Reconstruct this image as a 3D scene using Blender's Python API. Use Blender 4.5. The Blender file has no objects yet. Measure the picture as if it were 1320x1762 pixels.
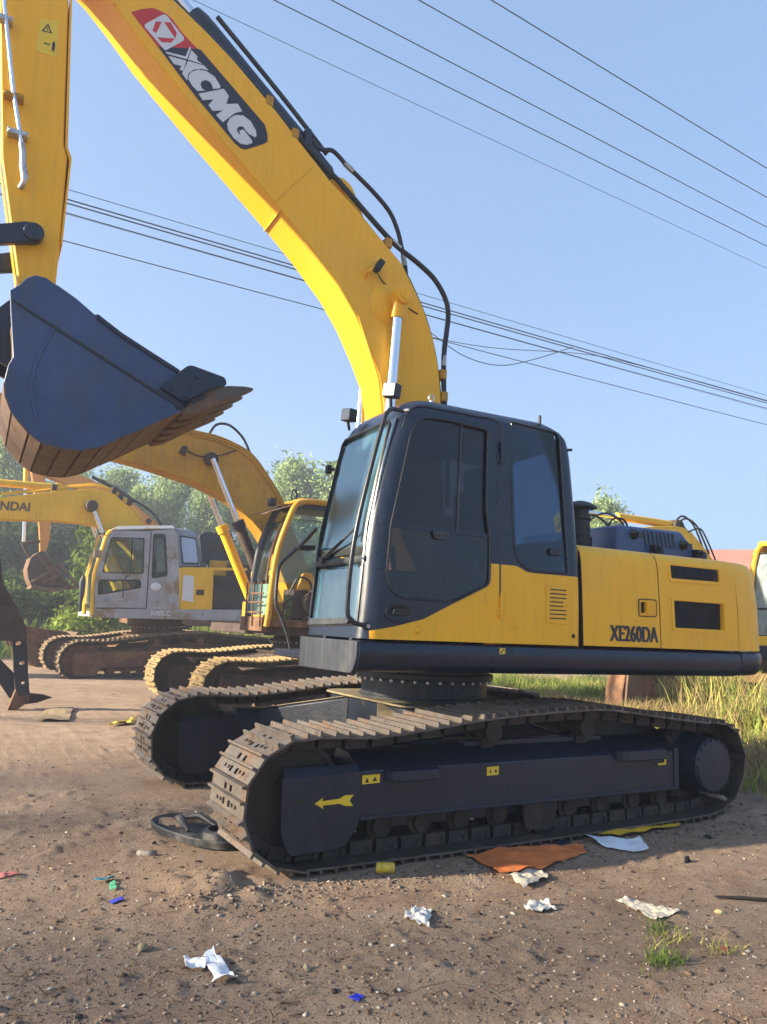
import bpy, bmesh, math, random
import numpy as np
from mathutils import Vector, Matrix
from mathutils.geometry import tessellate_polygon
random.seed(7); rng = np.random.default_rng(7)
R = math.radians
SC = bpy.context.scene
COL = SC.collection

# ------------------------------------------------------------------ camera
cam_d = bpy.data.cameras.new("camera"); cam = bpy.data.objects.new("camera", cam_d); COL.objects.link(cam); SC.camera = cam
YAW, PITCH, ROLL = 0.5233, 0.1445, 0.0431
_f = Vector((math.sin(YAW) * math.cos(PITCH), math.cos(YAW) * math.cos(PITCH), math.sin(PITCH)))
_r = Vector((math.cos(YAW), -math.sin(YAW), 0)); _u = _r.cross(_f)
_r2 = _r * math.cos(ROLL) + _u * math.sin(ROLL); _u2 = _u * math.cos(ROLL) - _r * math.sin(ROLL)
cam.matrix_world = Matrix(((_r2.x, _u2.x, -_f.x, -3.9562), (_r2.y, _u2.y, -_f.y, -5.9982), (_r2.z, _u2.z, -_f.z, 1.5013), (0, 0, 0, 1)))
cam_d.sensor_fit = 'VERTICAL'; cam_d.sensor_height = 24.0; cam_d.lens = 24.0 * 1335.8 / 1762; cam_d.clip_end = 3000; cam_d.clip_start = .05

# ------------------------------------------------------------------ sky, sun, exposure
ELEV, AZ = R(20), R(13)                      # the sun stands low ahead of the machine, a little beyond it
to_sun = Vector((-math.cos(ELEV) * math.cos(AZ), math.cos(ELEV) * math.sin(AZ), math.sin(ELEV)))
world = bpy.data.worlds.new("World"); SC.world = world; world.use_nodes = True
wn = world.node_tree.nodes; wn.clear(); wl = world.node_tree.links
sky = wn.new("ShaderNodeTexSky"); sky.sky_type = 'NISHITA'; sky.sun_disc = False
sky.sun_elevation = ELEV; sky.sun_rotation = math.atan2(to_sun.x, to_sun.y); sky.air_density = 1.0; sky.dust_density = 2.2; sky.ozone_density = 2.0
bg = wn.new("ShaderNodeBackground"); bg.inputs[1].default_value = .096
wo = wn.new("ShaderNodeOutputWorld"); ga = wn.new('ShaderNodeGamma'); ga.inputs[1].default_value = .42; mu = wn.new('ShaderNodeMix'); mu.data_type = 'RGBA'; mu.blend_type = 'MULTIPLY'; mu.inputs[0].default_value = 1; mu.inputs[7].default_value = (.60, .80, 1.09, 1)
wl.new(sky.outputs[0], ga.inputs[0]); wl.new(ga.outputs[0], mu.inputs[6]); wl.new(mu.outputs[2], bg.inputs[0]); wl.new(bg.outputs[0], wo.inputs[0])
sun_d = bpy.data.lights.new("sun", 'SUN'); sun_d.energy = 3.3; sun_d.angle = R(1.5); sun_d.color = (1, .87, .66)
sun = bpy.data.objects.new("sun", sun_d); COL.objects.link(sun); sun.rotation_euler = (-to_sun).to_track_quat('-Z', 'Y').to_euler(); sun.location = to_sun * 60
SC.view_settings.view_transform = 'Standard'; SC.view_settings.look = 'None'; SC.view_settings.exposure = 2.5; SC.view_settings.gamma = 1

# ------------------------------------------------------------------ helpers
class MB:
    def __init__(s): s.v = []; s.f = []
    def add(s, vs, fs):
        o = len(s.v); s.v += [tuple(v) for v in vs]; s.f += [tuple(i + o for i in f) for f in fs]; return s
    def box(s, x0, x1, y0, y1, z0, z1, M=None):
        vs = [Vector((x, y, z)) for x in (x0, x1) for y in (y0, y1) for z in (z0, z1)]
        if M is not None: vs = [M @ v for v in vs]
        return s.add(vs, [(0, 1, 3, 2), (4, 6, 7, 5), (0, 4, 5, 1), (2, 3, 7, 6), (0, 2, 6, 4), (1, 5, 7, 3)])
    def prism(s, poly, a0, a1, axis=1, holes=(), fn=None):
        """polygon in the other two axes, extruded along axis from a0 to a1"""
        def P(p, a):
            q = [p[0], p[1]]; q.insert(axis, a)
            return fn(*q) if fn else tuple(q)
        loops = [list(poly)] + [list(h) for h in holes]; n = sum(len(l) for l in loops)
        flat = [p for l in loops for p in l]
        vs = [P(p, a0) for p in flat] + [P(p, a1) for p in flat]; fs = []
        if holes:
            for t in tessellate_polygon([[Vector((p[0], p[1], 0)) for p in l] for l in loops]):
                fs += [tuple(t), tuple(i + n for i in reversed(t))]
        else:
            fs += [tuple(range(n)), tuple(range(2 * n - 1, n - 1, -1))]
        o = 0
        for l in loops:
            m = len(l)
            for i in range(m): fs.append((o + i, o + (i + 1) % m, n + o + (i + 1) % m, n + o + i))
            o += m
        return s.add(vs, fs)
    def loft(s, rings, caps=True, closed=True):
        n = len(rings[0]); vs = [p for r in rings for p in r]; fs = []
        for k in range(len(rings) - 1):
            for i in range(n if closed else n - 1):
                j = (i + 1) % n; fs.append((k * n + i, k * n + j, (k + 1) * n + j, (k + 1) * n + i))
        if caps: fs += [tuple(range(n)), tuple(range(len(vs) - 1, len(vs) - n - 1, -1))]
        return s.add(vs, fs)
    def tube(s, pts, r, n=10, closed=False):
        pts = [Vector(p) for p in pts]; rs = r if isinstance(r, (list, tuple)) else [r] * len(pts)
        rings = []; up = None
        for i, p in enumerate(pts):
            t = (pts[min(i + 1, len(pts) - 1)] - pts[max(i - 1, 0)]).normalized()
            if up is None: up = t.orthogonal().normalized()
            up = (up - t * up.dot(t)).normalized(); b = t.cross(up)
            rings.append([p + (up * math.cos(2 * math.pi * k / n) + b * math.sin(2 * math.pi * k / n)) * rs[i] for k in range(n)])
        return s.loft(rings)
    def cyl(s, p0, p1, r0, r1=None, n=20): return s.tube([p0, p1], [r0, r0 if r1 is None else r1], n)
    def lathe(s, prof, c, axis=1, n=32):
        """profile of (radius, along) turned about an axis through c"""
        rings = []
        for rr, a in prof:
            ring = []
            for k in range(n):
                q = [rr * math.cos(2 * math.pi * k / n), rr * math.sin(2 * math.pi * k / n)]; q.insert(axis, a); ring.append(tuple(q[i] + c[i] for i in range(3)))
            rings.append(ring)
        return s.loft(rings)

def smooth_path(pts, n=6, closed=False):
    P = [Vector(p) for p in pts]; out = []; m = len(P)
    for i in range(m if closed else m - 1):
        p0, p1, p2, p3 = (P[(i - 1) % m], P[i], P[(i + 1) % m], P[(i + 2) % m]) if closed else (P[max(i - 1, 0)], P[i], P[i + 1], P[min(i + 2, m - 1)])
        for k in range(n):
            t = k / n
            out.append(.5 * ((2 * p1) + (p2 - p0) * t + (2 * p0 - 5 * p1 + 4 * p2 - p3) * t * t + (3 * p1 - p0 - 3 * p2 + p3) * t ** 3))
    if not closed: out.append(P[-1])
    return out

def rnd(poly, r=.03, n=4):
    """round the corners of a 2D polygon"""
    out = []; m = len(poly)
    for i in range(m):
        a, b, c = Vector(poly[i - 1]), Vector(poly[i]), Vector(poly[(i + 1) % m])
        rr = r[i] if isinstance(r, (list, tuple)) else r
        d1, d2 = a - b, c - b; k = min(rr, d1.length * .45, d2.length * .45)
        if k < 1e-4: out.append(tuple(b)); continue
        p, q = b + d1.normalized() * k, b + d2.normalized() * k
        for j in range(n + 1):
            t = j / n; out.append(tuple(p * (1 - t) ** 2 + b * 2 * t * (1 - t) + q * t * t))
    return out

def finish(me, mat, sharp=38, recalc=True):
    if recalc:
        bm = bmesh.new(); bm.from_mesh(me); bmesh.ops.recalc_face_normals(bm, faces=bm.faces); bm.to_mesh(me); bm.free()
    if mat: me.materials.append(mat)
    me.polygons.foreach_set('use_smooth', [True] * len(me.polygons))
    if sharp: me.set_sharp_from_angle(angle=R(sharp))
    return me

def mesh(name, mb, mat, sharp=38, recalc=True):
    me = bpy.data.meshes.new(name); me.from_pydata([tuple(v) for v in mb.v], [], mb.f)
    return finish(me, mat, sharp, recalc)

def link(name, data, parent=None, loc=None, rot=None, scale=None):
    o = bpy.data.objects.new(name, data); COL.objects.link(o)
    if parent is not None: o.parent = parent
    if loc is not None: o.location = loc
    if rot is not None: o.rotation_euler = rot
    if scale is not None: o.scale = scale if isinstance(scale, (tuple, list)) else (scale,) * 3
    return o

def obj(name, mb, mat, parent=None, bevel=0, seg=2, sharp=38, rot=None, loc=None, recalc=True):
    o = link(name, mesh(name, mb, mat, sharp, recalc), parent, loc, rot)
    if bevel:
        b = o.modifiers.new("edge", 'BEVEL'); b.width = bevel; b.segments = seg; b.limit_method = 'ANGLE'; b.angle_limit = R(35); b.harden_normals = False
    return o

def thing(name, label, cat, loc=(0, 0, 0), rotz=0, group=None, scale=None):
    return tag(link(name, None, None, loc, (0, 0, rotz), scale), label, cat, group)

def tag(o, label, cat, group=None):
    o['label'] = label; o['category'] = cat
    if group: o['group'] = group
    return o

def boolean(me, cuts, op='DIFFERENCE'):
    """mesh minus (or cut down to) closed cutter builders"""
    tmp = []; o = bpy.data.objects.new("work", me); COL.objects.link(o); tmp.append(o)
    for c in cuts:
        k = bpy.data.objects.new("cutter", mesh("cutter", c, None)); COL.objects.link(k); tmp.append(k)
        m = o.modifiers.new("cut", 'BOOLEAN'); m.operation = op; m.object = k; m.solver = 'EXACT'
    bpy.context.view_layer.update()
    out = bpy.data.meshes.new_from_object(o.evaluated_get(bpy.context.evaluated_depsgraph_get()))
    for t in tmp:
        d = t.data; bpy.data.objects.remove(t); bpy.data.meshes.remove(d)
    return out

# value noise on arrays
def _hash(ix, iy, seed):
    h = (ix.astype(np.int64) * 374761393 + iy.astype(np.int64) * 668265263 + seed * 974711) & 0x7fffffff
    h = ((h ^ (h >> 13)) * 1274126177) & 0x7fffffff
    return ((h ^ (h >> 16)) & 0xffff) / 65535.0
def vnoise(x, y, seed=0):
    ix, iy = np.floor(x), np.floor(y); fx, fy = x - ix, y - iy; fx = fx * fx * (3 - 2 * fx); fy = fy * fy * (3 - 2 * fy)
    a, b, c, d = _hash(ix, iy, seed), _hash(ix + 1, iy, seed), _hash(ix, iy + 1, seed), _hash(ix + 1, iy + 1, seed)
    return (a * (1 - fx) + b * fx) * (1 - fy) + (c * (1 - fx) + d * fx) * fy - .5
def fbm(x, y, f, octs=4, seed=0, gain=.5):
    s = 0; a = 1
    for k in range(octs): s = s + a * vnoise(x * f + k * 17.3, y * f - k * 9.1, seed + k); f *= 2.03; a *= gain
    return s

# ------------------------------------------------------------------ materials
def nt(name):
    m = bpy.data.materials.new(name); m.use_nodes = True; n = m.node_tree.nodes; n.clear(); return m, n, m.node_tree.links
def mixc(n, l, fac, a, b, mode='MIX'):
    x = n.new("ShaderNodeMix"); x.data_type = 'RGBA'; x.blend_type = mode
    for sock, val in ((x.inputs[0], fac), (x.inputs[6], a), (x.inputs[7], b)):
        if hasattr(val, 'links') or hasattr(val, 'is_linked'): l.new(val, sock)
        else: sock.default_value = (*val, 1) if isinstance(val, (tuple, list)) else val
    return x.outputs[2]
def ramp(n, l, src, p0, p1):
    r = n.new("ShaderNodeMapRange"); r.inputs[1].default_value = p0; r.inputs[2].default_value = p1; r.clamp = True; l.new(src, r.inputs[0]); return r.outputs[0]
def noise_n(n, l, vec, scale, detail=4, rough=.55, stretch=None):
    if stretch:
        mp = n.new("ShaderNodeMapping"); mp.inputs[3].default_value = stretch; l.new(vec, mp.inputs[0]); vec = mp.outputs[0]
    t = n.new("ShaderNodeTexNoise"); t.inputs['Scale'].default_value = scale; t.inputs['Detail'].default_value = detail; t.inputs['Roughness'].default_value = rough
    l.new(vec, t.inputs['Vector']); return t.outputs[0]
def mat(name, col, rough=.5, metal=0., var=.12, vs=3., bump=0., bs=30., dirt=(), streak=None, spec=.5, coat=0., rvar=.1):
    """dirt: list of (colour, scale, low, high, roughness); streak: (colour, amount)"""
    m, n, l = nt(name)
    tc = n.new("ShaderNodeTexCoord"); oi = n.new("ShaderNodeObjectInfo")
    ad = n.new("ShaderNodeVectorMath"); ad.operation = 'ADD'; sc = n.new("ShaderNodeVectorMath"); sc.operation = 'SCALE'
    cb = n.new("ShaderNodeCombineXYZ")
    for i in range(3): l.new(oi.outputs['Random'], cb.inputs[i])
    l.new(cb.outputs[0], sc.inputs[0]); sc.inputs[3].default_value = 37.; l.new(tc.outputs['Object'], ad.inputs[0]); l.new(sc.outputs[0], ad.inputs[1]); vec = ad.outputs[0]
    base = noise_n(n, l, vec, vs)
    c = mixc(n, l, ramp(n, l, base, .3, .7), tuple(max(0, x * (1 - var)) for x in col), tuple(min(1, x * (1 + var)) for x in col))
    b = n.new("ShaderNodeBsdfPrincipled"); rv = n.new("ShaderNodeMapRange"); rv.inputs[3].default_value = rough - rvar; rv.inputs[4].default_value = rough + rvar
    l.new(noise_n(n, l, vec, vs * 3.1), rv.inputs[0]); rsock = rv.outputs[0]
    for dc, ds, lo, hi, dr in dirt:
        fac = ramp(n, l, noise_n(n, l, vec, ds, 8, .68), lo, hi); c = mixc(n, l, fac, c, dc)
        mx = n.new("ShaderNodeMix"); l.new(fac, mx.inputs[0]); l.new(rsock, mx.inputs[2]); mx.inputs[3].default_value = dr; rsock = mx.outputs[0]
    if streak:
        fac = ramp(n, l, noise_n(n, l, vec, 7, 5, .6, (4, 4, .22)), .48, .75); mm = n.new("ShaderNodeMath"); mm.operation = 'MULTIPLY'; l.new(fac, mm.inputs[0]); mm.inputs[1].default_value = streak[1]
        c = mixc(n, l, mm.outputs[0], c, streak[0])
    l.new(c, b.inputs['Base Color']); l.new(rsock, b.inputs['Roughness']); b.inputs['Metallic'].default_value = metal
    b.inputs['Specular IOR Level'].default_value = spec; b.inputs['Coat Weight'].default_value = coat; b.inputs['Coat Roughness'].default_value = .15
    if bump:
        bp = n.new("ShaderNodeBump"); bp.inputs['Strength'].default_value = bump; bp.inputs['Distance'].default_value = .02
        l.new(noise_n(n, l, vec, bs, 6, .6), bp.inputs['Height']); l.new(bp.outputs[0], b.inputs['Normal'])
    o = n.new("ShaderNodeOutputMaterial"); l.new(b.outputs[0], o.inputs[0]); return m
def glass(name, tint, dust=.06, dcol=(.5, .5, .48), ior=1.5, rough=.02, gcol=(1, 1, 1)):
    m, n, l = nt(name); tc = n.new("ShaderNodeTexCoord")
    tr = n.new("ShaderNodeBsdfTransparent"); tr.inputs[0].default_value = (*tint, 1)
    gl = n.new("ShaderNodeBsdfGlossy"); gl.inputs['Roughness'].default_value = rough; gl.inputs[0].default_value = (*gcol, 1); fr = n.new("ShaderNodeFresnel"); fr.inputs[0].default_value = ior
    mx = n.new("ShaderNodeMixShader"); l.new(fr.outputs[0], mx.inputs[0]); l.new(tr.outputs[0], mx.inputs[1]); l.new(gl.outputs[0], mx.inputs[2])
    df = n.new("ShaderNodeBsdfDiffuse"); df.inputs[0].default_value = (*dcol, 1)
    mr = n.new("ShaderNodeMapRange"); mr.inputs[1].default_value = .35; mr.inputs[2].default_value = .8; mr.inputs[3].default_value = dust * .3; mr.inputs[4].default_value = dust * 2.2
    l.new(noise_n(n, l, tc.outputs['Object'], 3.5, 7, .7, (1.5, 1.5, .5)), mr.inputs[0])
    m2 = n.new("ShaderNodeMixShader"); l.new(mr.outputs[0], m2.inputs[0]); l.new(mx.outputs[0], m2.inputs[1]); l.new(df.outputs[0], m2.inputs[2])
    o = n.new("ShaderNodeOutputMaterial"); l.new(m2.outputs[0], o.inputs[0]); return m
def leafmat(name, attr=True, col=(.08, .12, .03), trans=.35):
    m, n, l = nt(name); d = n.new("ShaderNodeBsdfDiffuse"); t = n.new("ShaderNodeBsdfTranslucent"); mx = n.new("ShaderNodeMixShader"); mx.inputs[0].default_value = trans
    if attr:
        a = n.new("ShaderNodeAttribute"); a.attribute_name = "tone"; l.new(a.outputs[0], d.inputs[0]); l.new(a.outputs[0], t.inputs[0])
    else: d.inputs[0].default_value = (*col, 1); t.inputs[0].default_value = (*col, 1)
    l.new(d.outputs[0], mx.inputs[1]); l.new(t.outputs[0], mx.inputs[2]); o = n.new("ShaderNodeOutputMaterial"); l.new(mx.outputs[0], o.inputs[0]); return m

DUST = (.30, .22, .14); MUD = (.17, .115, .07)
YEL = mat("yellow_paint", (.90, .46, .016), .40, spec=.3, var=.04, vs=1.2, bump=.05, bs=9, dirt=[((.78, .44, .06), 1.1, .42, .95, .62), ((.46, .25, .03), 3.2, .66, .82, .7)], streak=((.62, .34, .03), .40))
YEL2 = mat("aged_yellow_paint", (.47, .25, .02), .5, spec=.3, var=.2, vs=2, bump=.08, bs=20, dirt=[((.16, .10, .05), 1.6, .6, .85, .8), ((.10, .05, .025), 6, .66, .74, .85)], streak=((.2, .12, .05), .5))
YEL3 = mat("sun_worn_yellow_paint", (.80, .46, .022), .5, spec=.3, var=.1, vs=2, dirt=[((.30, .17, .05), 2.4, .64, .9, .8)], streak=((.3, .18, .06), .35))
GUN = mat("gunmetal_paint", (.0075, .0135, .034), .30, var=.2, vs=2, bump=.06, bs=12, dirt=[((.035, .034, .034), 5, .62, .9, .7)], streak=((.035, .04, .05), .30))
GUNW = mat("worn_gunmetal_paint", (.036, .041, .054), .5, var=.2, vs=3, bump=.1, bs=25, dirt=[((.10, .10, .10), 4, .5, .8, .75)], streak=((.12, .12, .12), .5))
GUNM = mat("muddy_gunmetal_paint", (.010, .0145, .029), .42, var=.2, vs=2, bump=.15, bs=25, dirt=[((.07, .052, .038), 3.5, .60, .80, .9)], streak=((.035, .033, .036), .35))
BLK = mat("black_rubber", (.012, .013, .016), .55, var=.2, vs=6, dirt=[((.05, .045, .04), 7, .6, .85, .8)])
BLKP = mat("black_trim", (.014, .015, .018), .3, var=.1)
STEEL = mat("shoe_steel", (.135, .112, .095), .5, .35, var=.25, vs=5, bump=.3, bs=28, dirt=[((.17, .09, .045), 4.5, .50, .70, .85), ((.07, .053, .04), 9, .54, .68, .9)])
CHAIN = mat("greasy_chain", (.035, .03, .027), .6, .2, var=.3, vs=8, bump=.4, bs=30, dirt=[((.10, .07, .045), 6, .5, .7, .9)])
RUSTW = mat("rusty_wheel", (.030, .021, .017), .75, var=.35, vs=5, bump=.3, bs=25, dirt=[((.08, .045, .028), 4, .52, .78, .9)])
BELLY = mat("rust_brown_plate", (.135, .08, .048), .65, .15, var=.3, vs=4, bump=.35, bs=18, dirt=[((.22, .14, .08), 5, .5, .75, .85), ((.03, .028, .03), 3, .58, .8, .6)], streak=((.05, .035, .03), .5))
BUCK = mat("bucket_paint", (.030, .060, .155), .36, var=.3, vs=2.5, bump=.25, bs=6, dirt=[((.05, .06, .085), 3, .45, .85, .6), ((.07, .045, .03), 7, .68, .76, .8)], streak=((.045, .06, .10), .5))
CHROME = mat("chrome", (.75, .76, .78), .12, 1., var=.03, rvar=.04)
ZINC = mat("zinc_fitting", (.5, .5, .5), .4, .8, var=.15, dirt=[((.25, .22, .18), 12, .5, .7, .7)])
WHITE = mat("white_decal", (.62, .64, .66), .4, var=.05)
RED = mat("red_decal", (.55, .025, .03), .4, var=.08)
NAVY = mat("navy_decal", (.02, .02, .035), .4, var=.1)
LABEL = mat("label_yellow", (.8, .55, .03), .45, var=.05)
LENS = mat("lamp_lens", (.5, .49, .46), .2, var=.05)
RUST = mat("heavy_rust", (.13, .065, .035), .85, .1, var=.35, vs=4, bump=.5, bs=22, dirt=[((.24, .13, .065), 5, .48, .72, .9), ((.05, .03, .02), 7, .55, .75, .9)])
RUSTD = mat("dark_rust", (.055, .035, .03), .8, .1, var=.35, vs=4, bump=.4, bs=22, dirt=[((.13, .075, .045), 5, .52, .75, .9)])
TRACKB = mat("earthy_track", (.16, .11, .065), .85, .1, var=.3, vs=5, bump=.5, bs=30, dirt=[((.30, .20, .10), 4, .48, .7, .95), ((.05, .035, .025), 8, .56, .75, .9)])
TRACKY = mat("dusty_yellow_track", (.25, .17, .075), .8, .1, var=.25, vs=5, bump=.4, bs=30, dirt=[((.16, .10, .05), 6, .54, .75, .9)])
GREY = mat("primer_grey", (.34, .35, .38), .6, var=.15, vs=2.5, bump=.08, bs=15, dirt=[((.24, .18, .09), 1.4, .50, .62, .85), ((.13, .14, .16), 5, .6, .75, .7)], streak=((.2, .15, .1), .45))
GREYB = mat("blue_grey_primer", (.22, .25, .34), .55, var=.12, vs=2.5, dirt=[((.12, .13, .15), 5, .58, .75, .7)])
DECKM = mat("dusty_frame_top", (.22, .18, .12), .85, var=.2, vs=4, bump=.3, bs=20, dirt=[((.42, .34, .19), 3, .42, .68, .95), ((.06, .055, .05), 6, .6, .8, .8)])
SEATM = mat("seat_cloth", (.03, .03, .032), .9, var=.2)
REDC = mat("red_cloth", (.5, .03, .02), .8, var=.2)
GDARK = glass("tinted_glass", (.15, .155, .175), .012, (.12, .12, .13), 1.5)
GWIND = glass("windscreen_glass", (.80, .92, .95), .05, (.30, .42, .46), 3.6, .13, (.74, .94, 1.0))
GLOW = glass("lower_door_glass", (.33, .335, .35), .012, (.12, .12, .13))
GREAR = glass("rear_quarter_glass", (.18, .255, .35), .012, (.12, .12, .13))
GCLEAR = glass("clear_glass", (.78, .86, .80), .08, (.45, .5, .46))
GRILLE = mat("grille_mesh", (.016, .016, .018), .6, var=.3, vs=20)

# ------------------------------------------------------------------ undercarriage shared by all machines
LOOP = [(-1.80, .032), (-1.2, .03), (-.4, .03), (.4, .035), (1.2, .045), (1.75, .055), (1.97, .085), (2.12, .15), (2.22, .25), (2.285, .38), (2.30, .52), (2.25, .65), (2.16, .745), (2.0, .80),
        (1.72, .82), (1.25, .87), (.68, .935), (.2, .93), (-.3, .905), (-.62, .88), (-1.0, .835), (-1.4, .80), (-1.72, .808), (-1.93, .795), (-2.07, .745), (-2.17, .66), (-2.235, .55), (-2.255, .42), (-2.235, .29), (-2.17, .175), (-2.07, .09), (-1.95, .048)]
def shoe_mesh(mt, w=.6, pitch=.19):
    b = MB(); h = w / 2; p = pitch / 2
    b.box(-p + .002, -.052, -h, h, -.014, 0)
    for x0, x1 in ((-.052, -.014), (.036, .074)):                       # plate strips broken by mud slots
        for y0, y1 in ((-h, -.075), (-.035, .02), (.06, h)): b.box(x0, x1, y0, y1, -.0138, -.0002)
    b.box(-.014, .036, -h, h, -.0142, .0002); b.box(.074, p - .002, -h, h, -.0141, .0001)
    for x in (-p + .012, .004):                                          # two grouser bars
        b.prism([(x - .012, -.001), (x - .007, .030), (x + .007, .030), (x + .012, -.001)], -h + .004, h - .004, 1)
    for y in (-.16, -.1, .1, .16): b.cyl((.052, y, -.001), (.052, y, .012), .012, n=6)
    me = mesh("shoe", b, mt, 30); me.materials.append(CHAIN)
    for p in me.polygons:
        if p.normal.z < -.5: p.material_index = 1                     # greasy inner face
    return me
def path_len(P):
    L = [0]
    for i in range(len(P)): L.append(L[-1] + (P[(i + 1) % len(P)] - P[i]).length)
    return L
def build_track(root, y, mt, loop=LOOP, w=.6, pitch=.19, chain_mat=None, rot=None, shoes=True, phase=0.):
    P = smooth_path([Vector((a, 0, b)) for a, b in loop], 5, True); L = path_len(P); n = round(L[-1] / pitch); cb = MB(); spots = []
    for k in range(n):
        s = ((k + phase) / n) % 1 * L[-1]; i = max(j for j in range(len(P)) if L[j] <= s); t = (s - L[i]) / (L[i + 1] - L[i])
        a, b_ = P[i], P[(i + 1) % len(P)]; p = a.lerp(b_, t); d = (P[(i + 2) % len(P)] - P[i - 1]).normalized()
        ang = math.atan2(d.z, d.x); spots.append((p, ang))
        M = Matrix.Translation((p.x, y, p.z)) @ Matrix.Rotation(-ang, 4, 'Y') @ Matrix.Rotation(math.pi, 4, 'X')
        for yy in (-.115, .115):
            cb.box(-.105, .055, yy - .024, yy + .024, -.095, -.016, M); cb.box(-.035, .115, yy * .62 - .02, yy * .62 + .02, -.088, -.02, M); cb.cyl(M @ Vector((.03, yy * 1.2, -.045)), M @ Vector((.03, yy * 1.32, -.045)), .02, n=6)
        cb.cyl(M @ Vector((-.08, -.12, -.05)), M @ Vector((-.08, .12, -.05)), .022, n=8)
    tr = obj("track_chain", cb, chain_mat or CHAIN, root, rot=rot)
    if not shoes:
        return tr
    me = shoe_mesh(mt, w, pitch * L[-1] / (n * pitch))
    for p, ang in spots:
        link("shoe", me, tr, (p.x, y, p.z), (Matrix.Rotation(-ang, 3, 'Y') @ Matrix.Rotation(math.pi, 3, 'X')).to_euler())
    return tr
def wheel(b, x, y0, y1, z, r, rim=.03, n=24):
    b.lathe([(.02, y0 - .004), (r * .42, y0 - .004), (r * .46, y0 + .012), (r * .86, y0 + .012), (r * .9, y0), (r, y0 + .01), (r, y1 - .01), (r * .9, y1), (.02, y1)], (x, 0, z), 1, n)
def build_frame(root, y, s, mf, mw, detail=True, rot=None):
    """track frame centred on y; s = +1 where the outer side is towards +y"""
    o = y + s * .2; i = y - s * .2
    b = MB(); b.prism([(o, .275), (o, .572), (o - s * .03, .59), (y + s * .02, .665), (i + s * .05, .665), (i, .58), (i, .275)], -1.45, 1.545, 0)
    b.box(-1.44, 1.54, min(o, o + s * .012), max(o, o + s * .012), .268, .292); b.box(1.50, 1.552, min(i, o + s * .014), max(i, o + s * .014), .27, .60)
    b.box(-1.30, 1.2, y - .1, y + .1, .18, .28)
    b.box(-.5, .85, y - .03, y + .05, .66, .70)
    fr = obj("track_frame", b, mf, root, .012, rot=rot)
    b = MB(); wheel(b, -1.875, y - .12, y + .12, .43, .335); obj("idler_wheel", b, mw, fr)
    for q, g in ((o, s), (i, -s)):
        c = MB(); c.prism(rnd([(-1.995, .56), (-1.985, .22), (-1.92, .10), (-1.55, .115), (-1.45, .25), (-1.45, .575)], [.02, .05, .03, .05, .05, .01]), q + g * .004, q + g * .02, 1)
        c.prism([(q + g * .02, .553), (q - g * .03, .615), (q - g * .04, .605), (q + g * .004, .55)], -1.98, -1.452, 0)
        obj("idler_cover", c, mf, fr, .006)
    b = MB(); teeth = []
    for k in range(21 * 4):
        a = 2 * math.pi * k / 84; rr = .37 if k % 4 in (1, 2) else .325; teeth.append((1.925 + rr * math.cos(a), .44 + rr * math.sin(a)))
    b.prism(teeth, y - .03, y + .03, 1); obj("sprocket", b, mw, fr)
    b = MB(); b.lathe([(.02, s * -.26), (.25, s * -.26), (.275, s * -.2), (.275, s * .02), (.25, s * .05), (.235, s * .09), (.225, s * .255), (.205, s * .275), (.03, s * .28)], (1.925, y, .445), 1, 40)
    dr = obj("final_drive_drum", b, mf, fr, rot=None)
    if detail:
        b = MB()
        for k in range(18):
            a = 2 * math.pi * k / 18; b.cyl((1.925 + .212 * math.cos(a), y + s * .268, .445 + .212 * math.sin(a)), (1.925 + .212 * math.cos(a), y + s * .286, .445 + .212 * math.sin(a)), .009, n=6)
        obj("drum_bolts", b, mf, fr)["kind"] = "stuff"
    for x in (-1.24, -.92, -.60, -.26, .10, .42, .76, 1.11, 1.43):
        b = MB(); b.lathe([(.02, -.17), (.06, -.17), (.065, -.14), (.095, -.135), (.095, -.11), (.078, -.1), (.078, .1), (.095, .11), (.095, .135), (.065, .14), (.06, .17), (.02, .17)], (x, y, .20), 1, 16); b.v = [(p[0], y + (p[1] - y) * .8, p[2]) for p in b.v]; obj("bottom_roller", b, mw, fr)
    for x in (-.31, .62):
        b = MB(); b.lathe([(.02, -.12), (.075, -.12), (.075, -.07), (.06, -.06), (.06, .1), (.075, .11), (.075, .15), (.05, .16), (.02, .16)], (x, y, .775), 1, 20); b.box(x - .06, x + .06, y - .05, y + .02, .64, .75); obj("carrier_roller", b, mw, fr)
    b = MB(); b.prism(rnd([(.55, .60), (.85, .83), (1.62, .765), (1.86, .62), (1.86, .56)], .04), i + s * .02, i + s * .035, 1); obj("motor_guard", b, mf, fr, .004)
    if detail:
        for x0, x1 in ((-.10, .235),):
            b = MB(); b.prism(rnd([(x0, .28), (x0 + .03, .085), (x1 - .03, .075), (x1, .28)], .03), o - s * .02, o + s * .0, 1); obj("roller_guard", b, mw, fr, .006)
        for x0, x1, z0, z1 in ((-1.28, -.845, .505, .572), (.82, 1.375, .53, .608)):
            b = MB(); b.prism(rnd([(x0, y + s * .19), (x0 + .05, y + s * .29), (x1 - .05, y + s * .29), (x1, y + s * .19)], .03), z0, z1, 2); obj("step", b, GUNM if mf is GUNM else mf, fr, .008)
    return fr
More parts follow.
